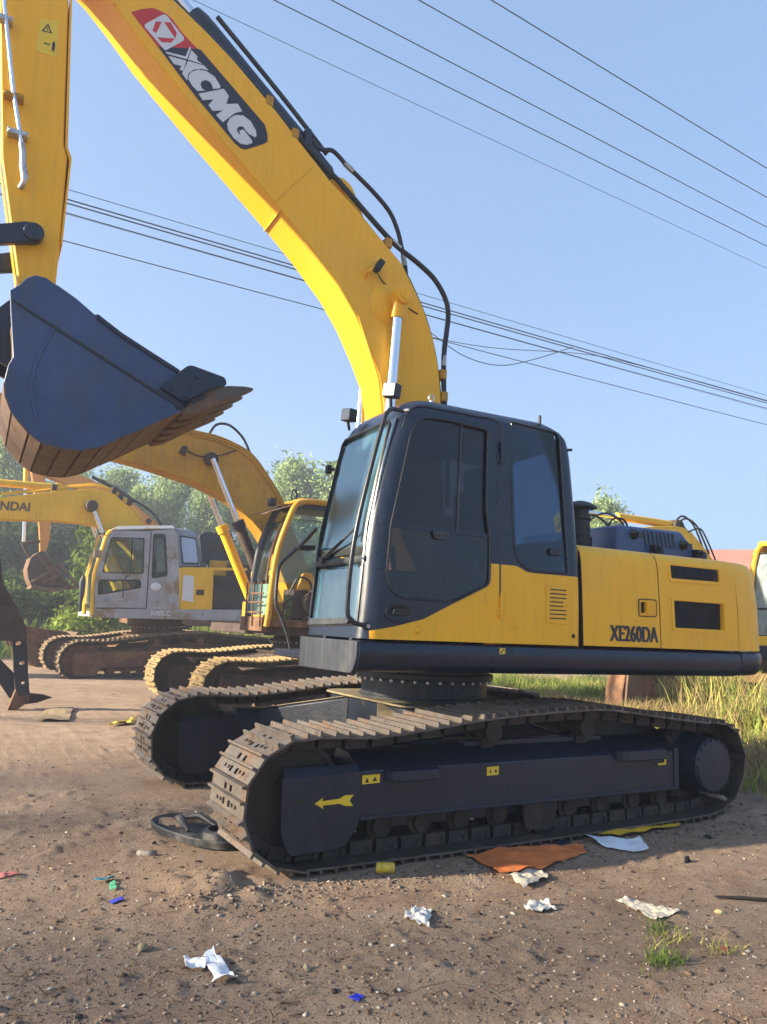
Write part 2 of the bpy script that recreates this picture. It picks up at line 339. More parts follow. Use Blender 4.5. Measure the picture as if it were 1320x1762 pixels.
def car_body(root, m, mtop, rot=None, z=.0):
    b = MB()
    b.prism(rnd([(-.62, -.75), (.62, -.75), (.62, .75), (-.62, .75)], .2), .62, .862, 2)
    o = obj("car_body", b, m, root, .02, rot=rot)
    for sx in (-1, 1):
        for sy in (-1, 1):
            c = MB()
            A = [(sx * .15, sy * .55, .862), (sx * .62, sy * .25, .862), (sx * 1.12, sy * 1.12, .665), (sx * .55, sy * 1.12, .70)]
            lo = [(sx * .15, sy * .55, .60), (sx * .62, sy * .25, .60), (sx * 1.12, sy * 1.12, .42), (sx * .55, sy * 1.12, .42)]
            c.loft([lo, A]); obj("frame_leg", c, m, o, .02)
            t = MB(); up = [Vector(p) + Vector((0, 0, .012)) for p in A]; cx = sum(up, Vector()) / 4
            t.loft([[Vector(p) + Vector((0, 0, .003)) for p in A], up]); obj("leg_top_plate", t, mtop, o, .003)
    c = MB(); c.prism(rnd([(-.66, -.78), (.66, -.78), (.66, .78), (-.66, .78)], .22), .866, .882, 2); obj("top_plate", c, mtop, o, .004)
    c = MB(); c.lathe([(.3, .884), (.585, .884), (.585, .90), (.565, .905), (.565, 1.045), (.6, 1.05), (.62, 1.06), (.62, 1.10), (.55, 1.105), (.55, 1.22), (.3, 1.22)], (0, 0, 0), 2, 56)
    sl = obj("slew_ring", c, GUNW if m is GUNM else m, root, rot=rot)
    c = MB()
    for k in range(36):
        a = 2 * math.pi * k / 36; c.cyl((.603 * math.cos(a), .603 * math.sin(a), 1.03), (.603 * math.cos(a), .603 * math.sin(a), 1.052), .014, n=6)
    obj("ring_bolts", c, ZINC, sl)["kind"] = "stuff"

# ------------------------------------------------------------------ the main excavator
EX = thing("crawler_excavator", "clean yellow and dark grey excavator in the foreground with its dark bucket raised", "excavator")
for s in (-1, 1):
    tr = build_track(EX, s * 1.3, STEEL, phase=.3 if s < 0 else .75)
    fr = build_frame(EX, s * 1.3, s, GUNM, RUSTW)
    if s > 0: tr.location.x = fr.location.x = .11
    if s < 0:
        for nm, pts, m in (("direction_arrow", [(-1.772, .40), (-1.715, .432), (-1.722, .412), (-1.60, .418), (-1.565, .436), (-1.503, .436), (-1.53, .403), (-1.503, .367), (-1.56, .372), (-1.60, .388), (-1.715, .386), (-1.712, .366)], LABEL),
                           ("warning_label", [(-1.435, .49), (-1.435, .545), (-1.305, .547), (-1.305, .493)], LABEL), ("warning_label", [(-.435, .487), (-.435, .545), (-.33, .547), (-.33, .489)], LABEL),
                           ("corner_mark", [(1.30, .472), (1.30, .49), (1.375, .49), (1.375, .555), (1.395, .555), (1.395, .472)], LABEL)):
            b = MB(); y = -1.522 if nm == "direction_arrow" else -1.503
            if nm == "corner_mark": y = -1.514
            b.prism(pts, y, y - .002, 1); obj(nm, b, m, fr)
        b = MB()
        for q in ((-1.415, .5, .03), (-1.36, .505, .035), (-.415, .505, .02), (-.37, .505, .025)):
            b.prism([(q[0], q[1]), (q[0] + q[2] / 2, q[1] + .03), (q[0] + q[2], q[1])], -1.5053, -1.5062, 1)
        obj("label_print", b, NAVY, fr)
        b = MB(); b.prism(rnd([(-1.93, .405), (-1.79, .415), (-1.79, .44), (-1.93, .428)], .01), -1.5205, -1.522, 1); obj("cover_slot", b, BLKP, fr)
car_body(EX, GUNM, DECKM)

SL = (0, 0, -0.0489)                                                # the upper body is swung a few degrees
def up(name, mb, m, parent=None, bevel=0, **k):
    return obj(name, mb, m, parent or EX, bevel, rot=None if parent else SL, **k)
# deck and skirts
b = MB(); b.prism([(-1.30, -1.31), (2.42, -1.31), (2.85, -.6), (2.85, .6), (2.42, 1.31), (-.30, 1.30), (-.30, .42), (-1.30, -.40)], 1.186, 1.25, 2); b.prism([(-1.3, -.36), (-.2, -.36), (-.2, .4), (-1.3, .4)], 1.2, 1.26, 2)
deck = up("turntable_deck", b, GUN, None, .01)
SK = [(-1.385, 1.392), (-1.425, 1.378), (-1.437, 1.34), (-1.436, 1.29), (-1.42, 1.235), (-1.39, 1.198), (-1.345, 1.18), (-1.30, 1.18), (-1.30, 1.392)]
b = MB(); b.prism(SK, -1.352, 2.415, 0); up("side_skirt", b, GUN)
b = MB(); b.prism([(-y, z) for y, z in SK], -.30, 2.415, 0); up("side_skirt", b, GUN)
b = MB(); b.prism(rnd([(-1.418, 1.388), (-1.418, 1.26), (-1.36, 1.168), (-.385, 1.155), (-.385, 1.388)], [.025, .08, .05, .03, .01]), -1.372, -1.338, 0); up("front_skirt", b, GUNW, None, .012, seg=3)
b = MB(); b.prism([(-.212, 1.327), (-.212, 1.37), (-.162, 1.37), (-.162, 1.327)], -1.4375, -1.440, 1); lab = up("small_label", b, LABEL)
b = MB(); b.prism([(-.203, 1.335), (-.203, 1.349), (-.187, 1.349), (-.187, 1.335)], -1.4405, -1.4415, 1); b.prism([(-.187, 1.35), (-.187, 1.363), (-.171, 1.363), (-.171, 1.35)], -1.4405, -1.4415, 1); obj("label_print", b, NAVY, lab)
CWP = [(2.42, -1.42), (2.62, -1.418), (2.73, -1.385), (2.81, -1.30), (2.89, -1.1), (2.97, -.7), (3.01, -.3), (3.01, .3), (2.97, .7), (2.89, 1.1), (2.81, 1.3), (2.73, 1.385), (2.62, 1.418), (2.42, 1.42)]
def cw_ring(z, ins): return [(2.42 + (x - 2.42) * (1 - ins * .55), y * (1 - ins / 1.42), z) for x, y in CWP]
b = MB(); b.loft([cw_ring(z, i) for z, i in ((1.41, 0), (1.8, .012), (2.06, .04), (2.14, .062), (2.19, .10), (2.215, .16), (2.222, .26))]); up("counterweight", b, YEL, None, sharp=50)
b = MB(); b.loft([cw_ring(z, i) for z, i in ((1.185, .11), (1.2, .05), (1.235, .015), (1.30, -.014), (1.36, -.016), (1.385, -.006), (1.394, .03))]); up("rear_skirt", b, GUN, None, sharp=50, loc=(.008, 0, 0))
# side panels
PC = [(-1.42, 1.408), (-1.414, 1.6), (-1.402, 1.85), (-1.386, 2.07), (-1.372, 2.14), (-1.345, 2.188), (-1.30, 2.213), (-1.24, 2.224), (-.66, 2.24), (-.66, 2.20), (-1.25, 2.18), (-1.31, 2.1), (-1.34, 1.408)]
def panel(x0, x1, holes=(), mirror=1):
    b = MB(); b.prism([(y * mirror, z) for y, z in PC], x0, x1, 0); me = mesh("side_panel", b, YEL)
    if holes:
        cuts = []
        for h in holes: c = MB(); c.prism(rnd(h, .018), -1.6, -1.2, 1); cuts.append(c)
        me = boolean(me, cuts); me.materials.clear(); finish(me, YEL)
    o = link("side_panel", me, EX, None, SL); bv = o.modifiers.new("edge", 'BEVEL'); bv.width = .006; bv.segments = 2; bv.limit_method = 'ANGLE'; bv.angle_limit = R(35); return o
pf = panel(.612, 1.448, [[(1.225, 1.69), (1.29, 1.692), (1.29, 1.785), (1.225, 1.783)]])
V1 = [(1.608, 2.005), (2.212, 2.010), (2.208, 2.118), (1.604, 2.118)]; V2 = [(1.622, 1.585), (2.232, 1.585), (2.232, 1.815), (1.618, 1.815)]
pr = panel(1.458, 2.412, [V1, V2]); panel(.612, 1.448, mirror=-1); panel(1.458, 2.412, mirror=-1)
for h in (V1, V2):
    x0, x1, z0, z1 = h[0][0] - .01, h[1][0] + .01, h[0][1] - .01, h[2][1] + .01
    b = MB(); st = .021; n = int((x1 - x0 + z1 - z0) / st)
    for k in range(n):
        for sg in (1, -1):
            c0 = k * st; pts = []
            for t in (max(0, c0 - (z1 - z0)), min(c0, x1 - x0)):
                pts.append((x0 + t if sg > 0 else x1 - t, z1 - (c0 - t)))
            if abs(pts[0][0] - pts[1][0]) > .004: b.tube([(pts[0][0], -1.372 - .001 * sg, pts[0][1]), (pts[1][0], -1.372 - .001 * sg, pts[1][1])], .0032, 4)
    obj("vent_grille", b, GRILLE, pr)
    b = MB(); b.box(x0 - .01, x1 + .01, -1.33, -1.30, z0, z1)
    for k in range(6): b.box(x0 + .03 + k * .1, x0 + .07 + k * .1, -1.345, -1.33, z0 + .02, z1 - .02)
    obj("radiator_core", b, mat("radiator", (.05, .05, .055), .7, var=.4, vs=8) if h is V1 else bpy.data.materials["radiator"], pr)
    b = MB(); fr_ = rnd([(x0 - .012, z0 - .006), (x1 + .012, z0 - .006), (x1 + .012, z1 + .006), (x0 - .012, z1 + .006)], .02); inn = rnd([(x0 + .006, z0 + .006), (x1 - .006, z0 + .006), (x1 - .006, z1 - .006), (x0 + .006, z1 - .006)], .016)
    ypan = lambda z: float(np.interp(z, [p[1] for p in PC[:6]], [p[0] for p in PC[:6]]))
    out_ = rnd([(x0 - .022, z0 - .018), (x1 + .022, z0 - .018), (x1 + .022, z1 + .018), (x0 - .022, z1 + .018)], .03)
    b = MB(); b.prism(out_, 0, .012, 1, [inn], fn=lambda x, y, z: (x, ypan(z) - .007 + y, z)); obj("vent_frame", b, YEL, pr)
b = MB(); b.prism(rnd([(1.214, 1.672), (1.40, 1.674), (1.40, 1.80), (1.214, 1.798)], .02), -1.40, -1.4165, 1, [rnd([(1.226, 1.691), (1.29, 1.692), (1.29, 1.784), (1.226, 1.783)], .012)]); b.prism(rnd([(1.292, 1.685), (1.385, 1.687), (1.385, 1.79), (1.292, 1.788)], .015), -1.416, -1.424, 1); b.cyl((1.34, -1.42, 1.74), (1.34, -1.43, 1.74), .02); obj("panel_latch", b, YEL, pf, .003)
b = MB(); b.tube([(x, -1.4115, z) for x, z in rnd([(1.208, 1.664), (1.408, 1.666), (1.408, 1.808), (1.208, 1.806)], .02) + [(1.208, 1.68)]], .004, 6); obj("latch_gap", b, BLKP, pf)
b = MB(); b.box(1.2, 1.3, -1.39, -1.36, 1.66, 1.81); obj("latch_pocket", b, BLKP, pf)
for x0, x1 in ((.6045, .6125), (1.447, 1.459), (2.411, 2.421)):
    b = MB(); b.prism([(y + .006, z) for y, z in PC[:8]] + [(y + .05, z - .03) for y, z in PC[7::-1]], x0, x1, 0); up("panel_gap", b, BLKP)
# deck top and engine hood
b = MB(); b.prism([(.62, -.68), (2.42, -.68), (2.42, .68), (.62, .68)], 2.19, 2.232, 2); b.box(.6, .66, -1.35, 1.38, 1.25, 2.19); up("deck_top", b, YEL, None, .01)
b = MB(); hood_near = [(1.62, 2.235), (1.66, 2.545), (2.50, 2.555), (2.74, 2.36), (2.74, 2.235)]
b.loft([[(x + .02, -.70, z) for x, z in hood_near], [(x, .75, z) for x, z in hood_near]])
hood = up("engine_hood", b, mat("hood_paint", (.05, .085, .20), .38, var=.15, dirt=[((.09, .1, .12), 4, .55, .85, .7)]), None, .035, seg=3)
for k in range(8):
    x = 1.99 + k * .055; b = MB(); b.prism([(x, 2.52), (x + .026, 2.52), (x + .056, 2.37), (x + .030, 2.37)], -.7005, -.708, 1); obj("hood_slot", b, BLKP, hood)
for x, z in ((1.87, 2.47), (2.53, 2.42)):
    b = MB(); b.lathe([(.01, -.76), (.03, -.758), (.042, -.74), (.05, -.715), (.055, -.705), (.01, -.702)], (x, 0, z), 1, 12); b.box(x - .015, x + .05, -.775, -.75, z - .04, z + .01); obj("hood_knob", b, BLKP, hood)
for x in (2.12, 2.7):
    b = MB(); b.tube(smooth_path([(x, -.72, 2.36), (x + .02, -.80, 2.34), (x - .03, -.84, 2.27), (x - .06, -.86, 2.235)], 4), .022, 6); b.box(x - .04, x + .04, -.77, -.70, 2.30, 2.38); obj("hood_catch", b, BLK, hood)
for pts in ([(1.68, -.1, 2.55), (1.70, -.12, 2.63), (1.82, -.2, 2.70), (1.95, -.25, 2.62), (1.98, -.26, 2.55)], [(1.85, .0, 2.55), (1.95, -.05, 2.70), (2.10, -.1, 2.76), (2.25, -.15, 2.68), (2.32, -.16, 2.55)], [(1.60, .1, 2.56), (1.64, .05, 2.64), (1.80, .0, 2.66), (1.84, -.02, 2.56)], [(1.9, -.3, 2.55), (1.96, -.33, 2.66), (2.08, -.36, 2.66), (2.14, -.37, 2.55)]):
    b = MB(); b.tube(smooth_path(pts, 6), .011, 8); up("engine_hose", b, BLK)
b = MB(); b.lathe([(.02, 2.23), (.10, 2.23), (.10, 2.32), (.115, 2.325), (.115, 2.42), (.095, 2.43), (.095, 2.58), (.105, 2.59), (.105, 2.64), (.085, 2.645), (.085, 2.69), (.16, 2.70), (.155, 2.72), (.11, 2.75), (.05, 2.77), (.01, 2.775)], (1.43, -.44, 0), 2, 28); up("air_precleaner", b, BLK)
# right side tank and toolbox (mostly hidden behind the cab)
b = MB(); b.prism(rnd([(-.10, .72), (.58, .72), (.58, 1.40), (-.10, 1.40)], .06), 1.395, 2.06, 2); up("fuel_tank", b, YEL, None, .03)
b = MB(); b.prism(rnd([(-.62, .5), (-.3, .5), (-.3, 1.0), (-.62, 1.0)], .03), 1.20, 1.27, 2); up("step_plate", b, GUNW, None, .01)
b = MB(); b.tube(smooth_path([(-1.0, .3, 2.34), (-1.143, .3, 2.174), (-1.31, .3, 2.01), (-1.345, .3, 1.9), (-1.345, .3, 1.66), (-1.30, .3, 1.56), (-1.226, .3, 1.40)], 5), .017, 10); b.tube([(-1.226, .3, 1.40), (-1.18, .3, 1.24), (-.6, .33, 1.2)], .017, 8); up("grab_rail", b, GUNW)
# boom foot brackets
b = MB()
for y in (-.30, .24): b.prism(rnd([(-.95, 1.2), (-.80, 1.62), (-.62, 1.62), (-.4, 1.4), (-.2, 1.95), (.1, 2.05), (.25, 1.9), (.5, 1.2)], .05), y, y + .05, 1)
b.cyl((-.02, -.33, 1.85), (-.02, .32, 1.85), .07); b.cyl((-.70, -.36, 1.5), (-.70, .34, 1.5), .06); up("boom_foot_bracket", b, GUN, None, .006)

# ------------------------------------------------------------------ cab
def interp(t, tab):
    return float(np.interp(t, [a for a, _ in tab], [c for _, c in tab]))
XF = [(1.40, -1.345), (1.55, -1.328), (1.82, -1.306), (2.07, -1.296), (2.30, -1.264), (2.60, -1.208), (2.85, -1.155), (3.0, -1.112), (3.09, -1.06), (3.16, -.98), (3.21, -.86), (3.245, -.62)]
XR = [(1.40, .598), (1.96, .598), (2.23, .585), (2.67, .548), (2.95, .52), (3.06, .49), (3.13, .43), (3.19, .32), (3.245, .0)]
YN = [(1.40, -1.42), (1.70, -1.42), (3.04, -1.372), (3.12, -1.345), (3.19, -1.27), (3.245, -1.02)]
YF = [(1.40, -.385), (2.3, -.385), (3.04, -.415), (3.12, -.44), (3.19, -.5), (3.245, -.75)]
def cab_ring(z, off=0.):
    xf, xr, yn, yf = interp(z, XF) + off, interp(z, XR) - off, interp(z, YN) + off, interp(z, YF) - off
    return [(x, y, z) for x, y in rnd([(xf, yn), (xr, yn), (xr, yf), (xf, yf)], [.16 - off, .09, .09, .14 - off], 6)]
ZL = [1.405, 1.55, 1.7, 1.85, 2.0, 2.15, 2.3, 2.45, 2.6, 2.75, 2.9, 3.0, 3.06, 3.11, 3.15, 3.185, 3.21, 3.232, 3.245]
b = MB(); b.loft([cab_ring(z) for z in ZL]); shell = mesh("cab", b, None)
inner = MB(); inner.loft([cab_ring(z, .05) for z in [1.44] + ZL[1:13] + [3.10]])
DW = rnd([(-1.165, 1.86), (-1.138, 2.20), (-1.054, 2.597), (-.985, 2.92), (-.90, 3.022), (-.72, 3.035), (-.313, 3.018), (-.325, 2.4), (-.293, 2.17), (-.300, 1.835), (-.607, 1.69), (-1.05, 1.693), (-1.14, 1.752)], [.04, .02, .02, .06, .05, .02, .04, .02, .02, .04, .03, .06, .06])
RW = rnd([(-.078, 3.13), (.385, 3.105), (.452, 1.965), (.085, 1.958), (-.025, 2.01), (-.075, 2.11), (-.098, 2.6)], [.02, .05, .02, .08, .06, .06, .02])
WS = rnd([(-1.315, 1.50), (-.455, 1.475), (-.455, 2.98), (-1.285, 2.985)], [.12, .06, .08, .05], 6)
def cut(poly, a0, a1, axis): c = MB(); c.prism(poly, a0, a1, axis); return c
cuts = [inner, cut(DW, -1.6, -1.2, 1), cut(RW, -1.6, -1.2, 1), cut(WS, -1.6, -.94, 0), cut(rnd([(-1.27, 2.25), (-.55, 2.25), (-.58, 3.0), (-1.24, 3.0)], .08), .3, .8, 0), cut(rnd([(-1.235, 1.52), (-.3, 1.52), (.42, 1.85), (.36, 2.97), (-1.04, 2.97)], .07), -.6, -.2, 1)]
shell = boolean(shell, cuts)
LOW = [(-1.272, 1.2), (-1.272, 1.46), (-1.1, 1.492), (-.86, 1.554), (-.607, 1.679), (-.36, 1.795), (-.305, 1.83), (-.292, 1.87), (-.288, 1.99), (-.06, 1.99), (-.02, 1.98), (.045, 1.95), (.12, 1.945), (.7, 1.945), (.7, 1.2)]
low = cut(LOW, -1.6, -1.33, 1)
yel_me = boolean(shell.copy(), [low], 'INTERSECT'); dark_me = boolean(shell, [low])
for me, m in ((yel_me, YEL), (dark_me, GUN)): me.materials.clear(); finish(me, m, 30)
cab = link("cab", dark_me, EX, None, SL)
link("lower_cab_panel", yel_me, cab)
def yside(z, o=0.): return interp(z, YN) + o
def pane(name, poly, m, o=.014, t=.006, parent=None):
    b = MB(); b.prism(poly, 0, t, 1, fn=lambda x, y, z: (x, yside(z, o) + y, z)); return obj(name, b, m, parent or cab, recalc=True)
# side door glazing: sliding upper panes, lower pane
def clip(poly, f):
    """keep the part of a polygon with f(p) >= 0"""
    out = []
    for i in range(len(poly)):
        a, c = poly[i - 1], poly[i]; fa, fc = f(a), f(c)
        if (fa >= 0) != (fc >= 0): t = fa / (fa - fc); out.append((a[0] + (c[0] - a[0]) * t, a[1] + (c[1] - a[1]) * t))
        if fc >= 0: out.append(c)
    return out
zsp = lambda p: p[1] - (2.205 + (p[0] + .72) * -.0)
up_ = clip(DW, lambda p: p[1] - 2.205); lo_ = clip(DW, lambda p: 2.19 - p[1]); xs = lambda p: p[0] - (-.576 + (p[1] - 2.2) * .03)
pane("door_window", clip(up_, lambda p: -xs(p) + .01), GDARK); pane("door_window", clip(up_, lambda p: xs(p) + .01), GDARK, .024); pane("lower_door_window", lo_, GLOW, .010)
pane("rear_side_window", RW, GREAR, .008)
b = MB(); b.prism([(-.590, 2.205), (-.575, 2.205), (-.545, 3.03), (-.560, 3.03)], 0, .012, 1, fn=lambda x, y, z: (x, yside(z, .004) + y, z)); obj("window_rail", b, GUNW, cab)
b = MB(); b.prism([(-1.14, 2.186), (-1.137, 2.21), (-.315, 2.21), (-.313, 2.186)], 0, .016, 1, fn=lambda x, y, z: (x, yside(z, .002) + y, z)); obj("window_sill", b, GUN, cab)
def seal(name, pts, r=.006, m=None, closed=False, o=-.001):
    b = MB(); P = [(x, yside(z, o), z) for x, z in pts]
    if closed: P.append(P[0])
    b.tube(P, r, 6); return obj(name, b, m or BLKP, cab)
seal("door_gap", rnd([(-1.268, 1.41), (-1.055, 2.97), (-1.0, 3.075), (-.905, 3.115), (-.24, 3.118), (-.178, 3.075), (-.199, 2.76), (-.204, 1.8), (-.200, 1.41)], .05)[5:-5], .0065)
seal("window_seal", DW, .009, None, True); seal("window_seal", RW, .007, None, True)
for z0, z1, m in ((2.764, 2.943, GUN), (1.59, 1.776, YEL)):
    b = MB(); y = yside(z0); b.cyl((-.198, y - .014, z0), (-.198, y - .014, z1), .013, n=10); b.box(-.235, -.198, y - .008, y + .01, z0 + .015, z0 + .075); b.box(-.198, -.16, y - .008, y + .01, z1 - .085, z1 - .02); obj("door_hinge", b, m, cab, .003)
b = MB(); b.lathe([(.005, -1.424), (.08, -1.424), (.103, -1.430), (.112, -1.426), (.114, -1.416)], (0, 0, 0), 1, 32)
b.v = [(x * 1.0 - 1.06, y, z * .6 + 1.588) for x, y, z in b.v]; hd = obj("door_latch_bowl", b, BLKP, cab)
b = MB(); b.prism(rnd([(-1.12, 1.575), (-1.0, 1.57), (-.985, 1.60), (-1.0, 1.62), (-1.11, 1.615)], .012), -1.432, -1.452, 1); b.cyl((-1.135, -1.425, 1.59), (-1.135, -1.434, 1.59), .012, n=12); obj("door_handle", b, BLK, cab, .005)
b = MB(); b.prism(rnd([(-.80, 2.195), (-.80, 2.165), (-.775, 2.13), (-.69, 2.13), (-.665, 2.165), (-.665, 2.195)], .02), yside(2.15) - .002, yside(2.15) - .012, 1); b.prism(rnd([(-.785, 2.155), (-.785, 2.178), (-.69, 2.182), (-.69, 2.165)], .006), yside(2.15) - .012, yside(2.15) - .022, 1); obj("window_catch", b, GUNW, cab, .002)
b = MB(); b.prism(rnd([(.262, 2.10), (.262, 2.155), (.40, 2.158), (.40, 2.10)], .025), yside(2.1) + .0, yside(2.1) - .014, 1); b.prism(rnd([(.33, 2.115), (.33, 2.143), (.365, 2.143), (.365, 2.115)], .006), yside(2.1) - .014, yside(2.1) - .017, 1); obj("quarter_latch", b, GUN, cab, .004)
b = MB(); b.prism(rnd([(.23, 1.568), (.23, 1.864), (.462, 1.866), (.457, 1.566)], .025), -1.4195, -1.4255, 1); lv = obj("louvre_panel", b, YEL, cab, .004)
for k in range(8):
    z = 1.605 + k * .0315; x1 = .425 if k not in (3, 4) else .395; b = MB(); b.prism(rnd([(.262, z), (.262, z + .009), (x1, z + .009), (x1, z)], .004), -1.4258, -1.4275, 1); obj("louvre_slot", b, BLKP, cab)
b = MB(); b.cyl((.432, -1.424, 1.715), (.432, -1.432, 1.715), .014); obj("louvre_lock", b, YEL, cab)
b = MB(); b.lathe([(.002, -1.424), (.016, -1.424), (.019, -1.419)], (.503, 0, 1.479), 1, 16); obj("plug_hole", b, BLKP, cab)
b = MB(); b.lathe([(.002, -1.437), (.016, -1.436), (.024, -1.425), (.026, -1.418)], (-.905, 0, 1.475), 1, 18); obj("rubber_stop", b, YEL, cab)
# windscreen, crossbar, wiper
def xfront(z, o=0.): return interp(z, XF) + o
def fpane(name, poly, m, o): b = MB(); b.prism(poly, 0, .006, 0, fn=lambda x, y, z: (xfront(z, o) + x, y, z)); return obj(name, b, m, cab)
def subdiv(poly, zs):
    out = []
    for i in range(len(poly)):
        a, c = poly[i - 1], poly[i]; out.append(a)
        hits = sorted([(z - a[1]) / (c[1] - a[1]) for z in zs if (z - a[1]) * (z - c[1]) < 0]) if abs(a[1] - c[1]) > 1e-6 else []
        out += [(a[0] + (c[0] - a[0]) * t, z_) for t, z_ in ((t, a[1] + (c[1] - a[1]) * t) for t in hits)]
    return out
def curved_pane(name, y0, y1, z0, z1, m, o=.012):
    b = MB(); zz = np.linspace(z0, z1, 12); ys = np.linspace(y0, y1, 8); vs = []; fs = []
    for z in zz:
        for y in ys:
            e = max(0, abs(y + .885) - .36); vs.append((xfront(z, o) + e * e * 1.6, y, z))
    for i in range(11):
        for j in range(7): fs.append((i * 8 + j, i * 8 + j + 1, i * 8 + j + 9, i * 8 + j + 8))
    b.add(vs, fs); ob = obj(name, b, m, cab, recalc=False); s_ = ob.modifiers.new("thick", 'SOLIDIFY'); s_.thickness = .006; return ob
curved_pane("windscreen", -1.335, -.435, 1.985, 3.0, GWIND); curved_pane("lower_windscreen", -1.335, -.435, 1.465, 1.93, GWIND)
b = MB(); b.tube([(xfront(1.955, .012) + max(0, abs(y + .885) - .36) ** 2 * 1.6, y, 1.955) for y in np.linspace(-1.33, -.44, 9)], .026, 8); obj("windscreen_crossbar", b, GUNW, cab)
b = MB(); P = []
for y, z in [(-1.315, 1.52), (-1.27, 1.498), (-.5, 1.475), (-.455, 1.5), (-.452, 2.2), (-.455, 2.95), (-.5, 2.988), (-1.25, 2.99), (-1.288, 2.95), (-1.30, 2.2), (-1.315, 1.56), (-1.315, 1.52)]: P.append((xfront(z, -.001) + max(0, abs(y + .885) - .36) ** 2 * 1.4, y, z))
b.tube(P, .011, 6); obj("windscreen_seal", b, BLKP, cab)
b = MB(); b.tube([(-1.318, -.62, 1.98), (-1.325, -.80, 2.04), (-1.33, -1.0, 2.10)], .010, 6); b.tube([(-1.322, -.70, 1.99), (-1.322, -1.20, 2.175)], .008, 5); b.box(-1.335, -1.30, -.66, -.58, 1.95, 2.0); obj("wiper", b, BLK, cab)
b = MB(); b.prism(rnd([(-.47, 1.478), (-1.2, 1.50), (-1.25, 1.545), (-.5, 1.53)], .012), -1.353, -1.337, 0); obj("windscreen_bottom_trim", b, GUNW, cab, .003)
b = MB(); b.tube(smooth_path([(-1.06, -1.36, 3.045), (-1.15, -1.385, 3.04), (-1.20, -1.40, 3.01), (-1.235, -1.405, 2.93), (-1.311, -1.405, 2.612), (-1.396, -1.405, 2.201), (-1.435, -1.405, 1.90), (-1.445, -1.405, 1.60), (-1.425, -1.41, 1.535), (-1.38, -1.415, 1.505), (-1.285, -1.42, 1.49)], 5), .0165, 10)
b.lathe([(.002, -1.437), (.03, -1.436), (.032, -1.41), (.002, -1.408)], (-1.30, 0, 1.49), 1, 14); hr = obj("handrail", b, BLKP, cab)
b = MB(); b.cyl((-1.30, -1.436, 1.49), (-1.30, -1.446, 1.49), .014, n=8); b.cyl((-1.065, -1.355, 3.045), (-1.03, -1.40, 3.05), .012, n=8); obj("handrail_bolt", b, ZINC, cab)
# mirror bracket on the far pillar
b = MB(); b.tube([(-1.29, -.40, 2.10), (-1.42, -.38, 2.095)], .012, 6); b.box(-1.44, -1.31, -.44, -.30, 2.07, 2.09); obj("mirror_bracket", b, BLK, cab, .003)
b = MB(); b.tube([(-1.16, -.40, 2.75), (-1.19, -.37, 2.76)], .014, 6); b.box(-1.215, -1.17, -.38, -.33, 2.72, 2.79); obj("antenna_base", b, BLK, cab, .005)
# lamps, roof bits
for x, y, z, rz, k in ((-1.06, -1.17, 3.245, .55, 1.0), (-1.10, -.50, 3.20, .35, .95)):
    M = Matrix.Translation((x, y, z)) @ Matrix.Rotation(rz, 4, 'Z') @ Matrix.Rotation(.12, 4, 'X')
    b = MB(); b.box(-.035, .05, -.055 * k, .055 * k, -.05, .055 * k, M); b.cyl(M @ Vector((.0, 0, -.05)), M @ Vector((.03, 0, -.12)), .012, n=8); lp = obj("work_lamp", b, BLK, cab, .008)
    b = MB(); b.box(-.042, -.0355, -.05 * k, .05 * k, -.045, .05 * k, M); obj("lamp_lens", b, LENS, cab, .004)
b = MB(); b.cyl((-.55, -.9, 3.24), (-.55, -.9, 3.32), .018, n=10); b.tube([(-.55 + .025 * math.cos(a), -.9, 3.345 + .025 * math.sin(a)) for a in np.linspace(0, 2 * math.pi, 13)], .007, 6); obj("lifting_eye", b, ZINC, cab)
for x, y, z in ((.24, -1.30, 3.17), (.485, -1.335, 2.98)): b = MB(); b.cyl((x, y, z), (x + (.03 if z < 3.1 else 0), y - (.04 if z < 3.1 else 0), z + (.07 if z > 3.1 else .0)), .012, n=8); obj("roof_stud", b, BLK, cab)
# interior
b = MB(); b.prism(rnd([(-.62, -1.16), (-.12, -1.16), (-.12, -.66), (-.62, -.66)], .08), 1.78, 1.92, 2); b.prism(rnd([(-.2, -1.13), (-.05, -1.13), (-.05, -.69), (-.2, -.69)], .05), 1.9, 2.62, 2); b.box(-.5, -.2, -1.05, -.75, 1.45, 1.78); b.prism(rnd([(-.16, -1.03), (-.05, -1.03), (-.05, -.79), (-.16, -.79)], .04), 2.62, 2.82, 2); obj("seat", b, SEATM, cab, .03)
b = MB(); b.box(-1.15, .5, -1.34, -.46, 1.42, 1.45); b.box(-.7, -.1, -1.30, -1.18, 1.45, 1.95); b.box(-.7, -.1, -.62, -.5, 1.45, 1.95); b.cyl((-.65, -1.24, 1.95), (-.68, -1.24, 2.15), .02); b.cyl((-.65, -.56, 1.95), (-.68, -.56, 2.15), .02); b.box(.2, .5, -1.3, -.5, 1.45, 2.2); obj("cab_console", b, SEATM, cab, .01)
b = MB(); P = [(-.60, -1.32, 2.32), (-.61, -1.32, 2.25), (-.64, -1.32, 2.13), (-.64, -1.32, 1.98), (-.61, -1.32, 1.82)]; b.tube(P, [.03, .05, .07, .075, .03], 10); obj("red_jacket", b, REDC, cab)
